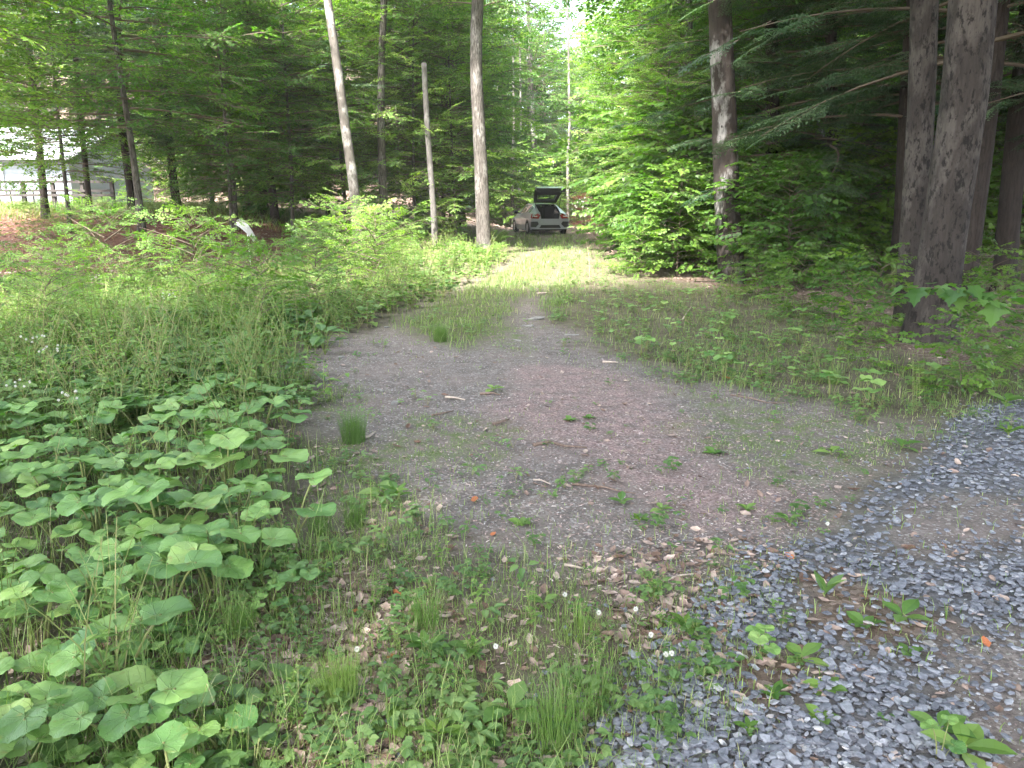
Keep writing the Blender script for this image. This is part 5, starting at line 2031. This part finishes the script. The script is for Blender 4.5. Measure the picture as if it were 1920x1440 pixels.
# ------------------------------------------------------------------ car
def car():
    silver = plain('silver_paint', (.40, .42, .47), .3, .4, .5, .8)
    black = plain('black_plastic', (.007, .007, .008), .55)
    liner = plain('interior_trim', (.003, .003, .0035), .9)
    glass = glassmat('car_glass')
    dglass = plain('dark_glass', (.02, .028, .03), .05, spec=.8)
    red = plain('red_lens', (.26, .02, .02), .15, spec=.7, coat=.5)
    clear = plain('clear_lens', (.7, .7, .7), .15)
    rubber = plain('rubber', (.02, .02, .02), .85)
    alloy = plain('alloy', (.48, .48, .5), .3, .8)
    x0, y0 = P(1031, 436, 38.0).x, 38.0
    gz = hz(x0, y0)
    root = empty('car', (x0, y0, gz), R(12))
    S = [  # y, w0,z0, w1,z1, w2,z2, w3,z3, w4,z4, w5,z5, wc,zc
        (.00, .80, .30, .87, .48, .89, .72, .80, .93, .60, 1.00, .48, 1.02, 1.03),
        (.18, .84, .24, .90, .46, .91, .72, .82, .97, .63, 1.06, .50, 1.09, 1.10),
        (.60, .86, .22, .91, .45, .92, .72, .83, 1.00, .60, 1.24, .50, 1.27, 1.29),
        (1.05, .86, .22, .91, .45, .92, .72, .83, 1.00, .58, 1.36, .48, 1.39, 1.41),
        (1.60, .86, .20, .90, .42, .91, .70, .83, .97, .58, 1.40, .46, 1.43, 1.45),
        (2.30, .86, .20, .90, .42, .91, .70, .83, .94, .58, 1.39, .46, 1.42, 1.44),
        (2.70, .86, .20, .90, .42, .91, .70, .83, .92, .57, 1.31, .46, 1.34, 1.36),
        (3.45, .86, .20, .91, .42, .92, .68, .82, .88, .70, .95, .5, .97, .98),
        (4.10, .84, .22, .90, .42, .90, .64, .78, .80, .60, .86, .4, .87, .88),
        (4.42, .74, .24, .80, .42, .80, .58, .68, .68, .50, .72, .3, .73, .74),
        (4.50, .60, .28, .66, .42, .66, .54, .54, .60, .40, .62, .2, .62, .62)]

    def prof(s, k=1.0, dz=0.0):
        P_ = [(s[1], s[2]), (s[3], s[4]), (s[5], s[6]), (s[7], s[8]), (s[9], s[10]), (s[11], s[12]), (0, s[13])]
        return [(x * k, s[0], z - dz) for x, z in P_]
    body, win, ws, lin = MB(), {1: MB(), -1: MB()}, MB(), MB()
    for tgt, k, dz in ((0, 1.0, 0.0), (1, .955, .03)):
        for i in range(len(S) - 1):
            A, B = prof(S[i], k, dz), prof(S[i + 1], k, dz)
            for j in range(6):
                for sg in (1, -1):
                    q = [(A[j][0] * sg, A[j][1], A[j][2]), (A[j + 1][0] * sg, A[j + 1][1], A[j + 1][2]),
                         (B[j + 1][0] * sg, B[j + 1][1], B[j + 1][2]), (B[j][0] * sg, B[j][1], B[j][2])]
                    if i < 3 and j == 5: continue           # cargo opening
                    isw = (j == 3 and 2 <= i <= 5)
                    isws = (i == 6 and j >= 4)
                    f = (0, 1, 2, 3) if sg > 0 else (3, 2, 1, 0)
                    if tgt == 0:
                        if isw or isws:
                            c = [sum(v[t] for v in q) / 4 for t in range(3)]
                            q2 = [tuple(c[t] + (v[t] - c[t]) * (.93 if isw else .97) for t in range(3)) for v in q]
                            (win[sg] if isw else ws).add(q2, [f], 0, .5)
                            # frame round the pane
                            body.add(q + q2, [(0, 1, 5, 4), (1, 2, 6, 5), (2, 3, 7, 6), (3, 0, 4, 7)], 0, .5)
                        else:
                            body.add(q, [f], 0, .5)
                    elif not (isw or isws):
                        lin.add(q, [f], 0, .5)
    # rear face: lower panel and the two sides of the opening
    A = prof(S[0])
    zb = .74
    for sg in (1, -1):
        poly = [(0, 0, A[0][2]), (A[0][0] * sg, 0, A[0][2]), (A[1][0] * sg, 0, A[1][2]), (A[2][0] * sg, 0, A[2][2]), (.42 * sg, 0, zb), (0, 0, zb)]
        body.add(poly, [tuple(range(6)) if sg < 0 else tuple(range(6))[::-1]], 0, .5)
        poly = [(.42 * sg, 0, zb), (A[2][0] * sg, 0, A[2][2]), (A[3][0] * sg, 0, A[3][2]), (A[4][0] * sg, 0, A[4][2]), (A[5][0] * sg, 0, A[5][2])]
        body.add(poly, [tuple(range(5))], 0, .5)
    obj('body', mesh('body', body, [silver], False), root)
    box(lin, (0, 1.6, .42), (1.6, 2.9, .05), 0, .5)
    box(lin, (0, .75, .66), (1.3, 1.45, .05), 0, .5)
    for sx in (-.36, .36):
        box(lin, (sx, 1.62, .95), (.52, .16, .75), 0, .5)
        box(lin, (sx, 2.5, .9), (.5, .16, .7), 0, .5)
        box(lin, (sx, 2.5, 1.3), (.24, .1, .16), 0, .5)
    obj('interior', mesh('interior', lin, [liner]), root)
    for sg in (1, -1): obj('side_window', mesh('side_window', win[sg], [dglass]), root)
    obj('windscreen', mesh('windscreen', ws, [glass]), root)
    # bumper with black side intakes and central grille
    b = MB()
    def strip(pts, th=.05, tgt=None, y=-.05):
        n = len(pts)
        vs = [(x, y, z) for x, z in pts] + [(x, y + th + .04, z) for x, z in pts]
        fs = [tuple(range(n))[::-1]] + [(i, (i + 1) % n, n + (i + 1) % n, n + i) for i in range(n)]
        tgt.add(vs, fs, 0, .5)
    strip([(-.42, .72), (-.52, .50), (-.48, .46), (.48, .46), (.52, .50), (.42, .72)], tgt=b)
    strip([(-.46, .455), (-.62, .33), (-.90, .33), (-.90, .27), (-.55, .27), (-.5, .26), (.5, .26), (.55, .27), (.90, .27), (.90, .33), (.62, .33), (.46, .455), (.43, .40), (.5, .30), (-.5, .30), (-.43, .40)][:0] or
          [(-.92, .34), (-.92, .27), (.92, .27), (.92, .34), (.62, .34), (.5, .31), (-.5, .31), (-.62, .34)], tgt=b, y=-.09, th=.09)
    for sg in (-1, 1):
        strip([(sg * .62, .343), (sg * .66, .343), (sg * .50, .455), (sg * .44, .455), (sg * .50, .343)][::sg], tgt=b, y=-.07)
        strip([(sg * .44, .72), (sg * .90, .70), (sg * .91, .62), (sg * .60, .62), (sg * .53, .52)][::sg], tgt=b, y=-.045)
    bo = obj('rear_bumper', mesh('rear_bumper', b, [silver]), root)
    for sg in (-1, 1):
        g = MB()
        strip([(sg * .60, .615), (sg * .90, .61), (sg * .90, .37), (sg * .68, .36), (sg * .54, .50)][::sg], tgt=g, y=-.02)
        obj('air_intake', mesh('air_intake', g, [black]), bo)
    g = MB()
    strip([(-.46, .455), (.46, .455), (.52, .32), (-.52, .32)], tgt=g, y=-.03)
    obj('diffuser', mesh('diffuser', g, [black]), bo)
    for sg in (-1, 1):
        t = MB()
        t.add([(sg * .46, -.03, .90), (sg * .56, -.04, .74), (sg * .88, -.01, .76), (sg * .90, .12, .80), (sg * .84, .14, .97), (sg * .60, 0.0, .985),
               (sg * .46, .05, .90), (sg * .56, .05, .74), (sg * .8, .1, .76), (sg * .8, .16, .80), (sg * .78, .2, .95), (sg * .6, .1, .96)],
              [(0, 1, 2, 5), (2, 3, 4, 5), (0, 6, 7, 1), (1, 7, 8, 2), (5, 11, 6, 0), (4, 10, 11, 5)], 0, .5)
        tl = obj('taillight', mesh('taillight', t, [red]), root)
        c = MB()
        box(c, (sg * .70, -.035, .85), (.16, .03, .045), 0, .5)
        obj('reversing_lens', mesh('reversing_lens', c, [clear]), tl)
    # open tailgate
    hg = MB()
    h0, h1, h2 = Vector((0, 1.02, 1.46)), Vector((0, .18, 2.02)), Vector((0, -.10, 2.00))
    def ring(p, w, n): return [(-w, p.y, p.z), (w, p.y, p.z)]
    nrm = Vector((0, .55, .83))
    outer = [(-.50, h0.y, h0.z), (.50, h0.y, h0.z), (.66, h1.y, h1.z + .1), (.64, h2.y, h2.z + .06), (-.64, h2.y, h2.z + .06), (-.66, h1.y, h1.z + .1)]
    oz = [(x * .995, y + .02, z + .07) for x, y, z in outer]
    def lerp(a, b, t): return tuple(a[i] + (b[i] - a[i]) * t for i in range(3))
    def hole(v): 
        a0, b0 = lerp(v[0], v[5], .18), lerp(v[1], v[2], .18)
        a1, b1 = lerp(v[0], v[5], .58), lerp(v[1], v[2], .58)
        return [lerp(a0, b0, .12), lerp(a0, b0, .88), lerp(a1, b1, .88), lerp(a1, b1, .12)]
    hg.add(oz + hole(oz), [(0, 1, 7, 6), (1, 2, 8, 7), (2, 5, 9, 8), (5, 0, 6, 9), (5, 2, 3, 4)], 0, .5)
    hg.add(outer + oz, [(0, 6, 7, 1), (1, 7, 8, 2), (2, 8, 9, 3), (3, 9, 10, 4), (4, 10, 11, 5), (5, 11, 6, 0)], 0, .5)
    ht = obj('tailgate', mesh('tailgate', hg, [silver]), root)
    li = MB()
    inn = [(-.55, h0.y - .01, h0.z - .005), (.55, h0.y - .01, h0.z - .005), (.70, h1.y - .02, h1.z + .06), (.68, h2.y + .0, h2.z + .0), (-.68, h2.y, h2.z + .0), (-.70, h1.y - .02, h1.z + .06)]
    wl0, wr0, wr1, wl1 = hole(inn)
    vs = inn + [wl0, wr0, wr1, wl1]
    li.add(vs, [(0, 1, 7, 6), (1, 2, 8, 7), (2, 5, 9, 8), (5, 0, 6, 9), (5, 2, 3, 4)], 0, .5)
    vs2 = [(x, y - .0, z - .0) for x, y, z in inn]
    obj('tailgate_lining', mesh('tailgate_lining', li, [black]), ht)
    lip = MB()
    box(lip, (0, -.12, 2.03), (1.36, .05, .16), 0, .5)
    obj('tailgate_edge', mesh('tailgate_edge', lip, [black]), ht)
    gl = MB()
    gl.add([tuple(v) for v in (wl0, wr0, wr1, wl1)], [(0, 1, 2, 3)], 0, .5)
    obj('rear_window', mesh('rear_window', gl, [glass]), ht)
    for sg in (-1, 1):
        st = MB()
        tube(st, [(sg * .56, .5, 1.2), (sg * .62, .35, 1.9)], .012, 6, 0, .5)
        obj('strut', mesh('strut', st, [black]), ht)
    # wheels
    for wy in (.72, 3.62):
        for sg in (-1, 1):
            wh = empty('wheel', (0, 0, 0)); wh.parent = root
            wh.location = (sg * .82, wy, .325)
            ty = MB()
            N = 28
            prf = [(-.10, .20), (-.11, .29), (-.085, .325), (.085, .325), (.11, .29), (.10, .20)]
            vs = []
            for k in range(N):
                a = 2 * PI * k / N
                for (dx, rr) in prf: vs.append((dx, rr * math.cos(a), rr * math.sin(a)))
            fs = []
            for k in range(N):
                for j in range(5):
                    a = k * 6 + j; c2 = ((k + 1) % N) * 6 + j
                    fs.append((a, a + 1, c2 + 1, c2))
            ty.add(vs, fs, 0, .5)
            obj('tyre', mesh('tyre', ty, [rubber], True), wh)
            rm = MB()
            for k in range(5):
                a = 2 * PI * k / 5
                ca, sa = math.cos(a), math.sin(a)
                q = []
                for xx in (sg * .06, sg * .09):
                    for rr, w in ((.0, .05), (.205, .035)):
                        q += [(xx, ca * rr - sa * w, sa * rr + ca * w), (xx, ca * rr + sa * w, sa * rr - ca * w)]
                rm.add(q, [(0, 1, 3, 2), (4, 6, 7, 5), (0, 2, 6, 4), (1, 5, 7, 3)], 0, .5)
            rim_v, rim_f = [], []
            for k in range(N):
                a = 2 * PI * k / N
                rim_v += [(sg * .095, .205 * math.cos(a), .205 * math.sin(a)), (sg * .095, .19 * math.cos(a), .19 * math.sin(a)), (sg * .0, .19 * math.cos(a), .19 * math.sin(a))]
            for k in range(N):
                a, c2 = 3 * k, 3 * ((k + 1) % N)
                rim_f += [(a, a + 1, c2 + 1, c2), (a + 1, a + 2, c2 + 2, c2 + 1)]
            rm.add(rim_v, rim_f, 0, .5)
            obj('rim', mesh('rim', rm, [alloy]), wh)
            ar = MB()
            vs = []
            for k in range(13):
                a = PI * k / 12 * 1.1 - .16
                for rr in (.33, .385): vs.append((sg * .105, rr * math.cos(a), rr * math.sin(a)))
            for k in range(13):
                a = PI * k / 12 * 1.1 - .16
                vs.append((sg * -.15, .33 * math.cos(a), .33 * math.sin(a)))
            ar.add(vs, [(2 * k, 2 * k + 1, 2 * k + 3, 2 * k + 2) for k in range(12)] + [(2 * k, 2 * k + 2, 26 + k + 1, 26 + k) for k in range(12)], 0, .5)
            obj('wheel_arch', mesh('wheel_arch', ar, [black]), root, (sg * .82, wy, .325))
    for sg in (-1, 1):
        mi = MB()
        tube(mi, [(sg * .80, 2.85, .95), (sg * .98, 2.80, 1.0)], [.03, .03], 6, 0, .5)
        tube(mi, [(sg * .92, 2.8, 1.0), (sg * 1.0, 2.8, 1.01), (sg * 1.1, 2.82, 1.0)], [.07, .09, .06], 8, 0, .5)
        obj('mirror', mesh('mirror', mi, [black], True), root)
        dh = MB()
        for yy in (1.65, 2.35): box(dh, (sg * .895, yy, .80), (.04, .16, .03), 0, .5)
        obj('door_handle', mesh('door_handle', dh, [silver]), root)
    ub = MB()
    box(ub, (0, 2.2, .25), (1.5, 4.0, .12), 0, .5)
    obj('underbody', mesh('underbody', ub, [liner]), root)
    tag(root, 'silver hatchback with its tailgate open, parked at the end of the lane', 'car')


car()

# ------------------------------------------------------------------ light and sky
SUN = Vector((-.40, -.72, 1.0)).normalized()
w = bpy.data.worlds.new('World')
scene.world = w
w.use_nodes = True
nt = w.node_tree
nt.nodes.clear()
out = nt.nodes.new('ShaderNodeOutputWorld')
bg = nt.nodes.new('ShaderNodeBackground')
sky = nt.nodes.new('ShaderNodeTexSky')
sky.sky_type = 'NISHITA'
sky.sun_disc = False
sky.sun_elevation = math.asin(SUN.z)
sky.sun_rotation = math.atan2(SUN.x, SUN.y)
sky.dust_density = 3.0
hsn = nt.nodes.new('ShaderNodeHueSaturation')
hsn.inputs['Saturation'].default_value = .62
nt.links.new(sky.outputs[0], hsn.inputs['Color'])
nt.links.new(hsn.outputs[0], bg.inputs[0])
bg.inputs[1].default_value = .15
nt.links.new(bg.outputs[0], out.inputs[0])
sd = bpy.data.lights.new('sun', 'SUN')
sd.energy = 3.5
sd.angle = R(1.5)
sd.color = (1, .96, .90)
so = bpy.data.objects.new('sun', sd)
COL.objects.link(so)
so.location = (-10, 5, 30)
so.rotation_euler = (-SUN).to_track_quat('-Z', 'Y').to_euler()

# thin summer haze between the trees
hm, hnt, hout = newmat('haze')
pv = hnt.nodes.new('ShaderNodeVolumePrincipled')
pv.inputs['Color'].default_value = (.92, .95, .93, 1)
pv.inputs['Density'].default_value = .0005
hnt.links.new(pv.outputs[0], hout.inputs['Volume'])
hb = MB()
box(hb, (0, 90, 21), (420, 300, 52))
tag(obj('haze', mesh('haze', hb, [hm])), kind='stuff')

scene.view_settings.view_transform = 'Standard'
scene.view_settings.look = 'None'
scene.view_settings.gamma = 1
scene.view_settings.exposure = 3.15
c = scene.cycles
c.volume_bounces = 0
c.max_bounces = 7
c.diffuse_bounces = 4
c.glossy_bounces = 2
c.transmission_bounces = 3
c.transparent_max_bounces = 6
c.caustics_reflective = False
c.caustics_refractive = False
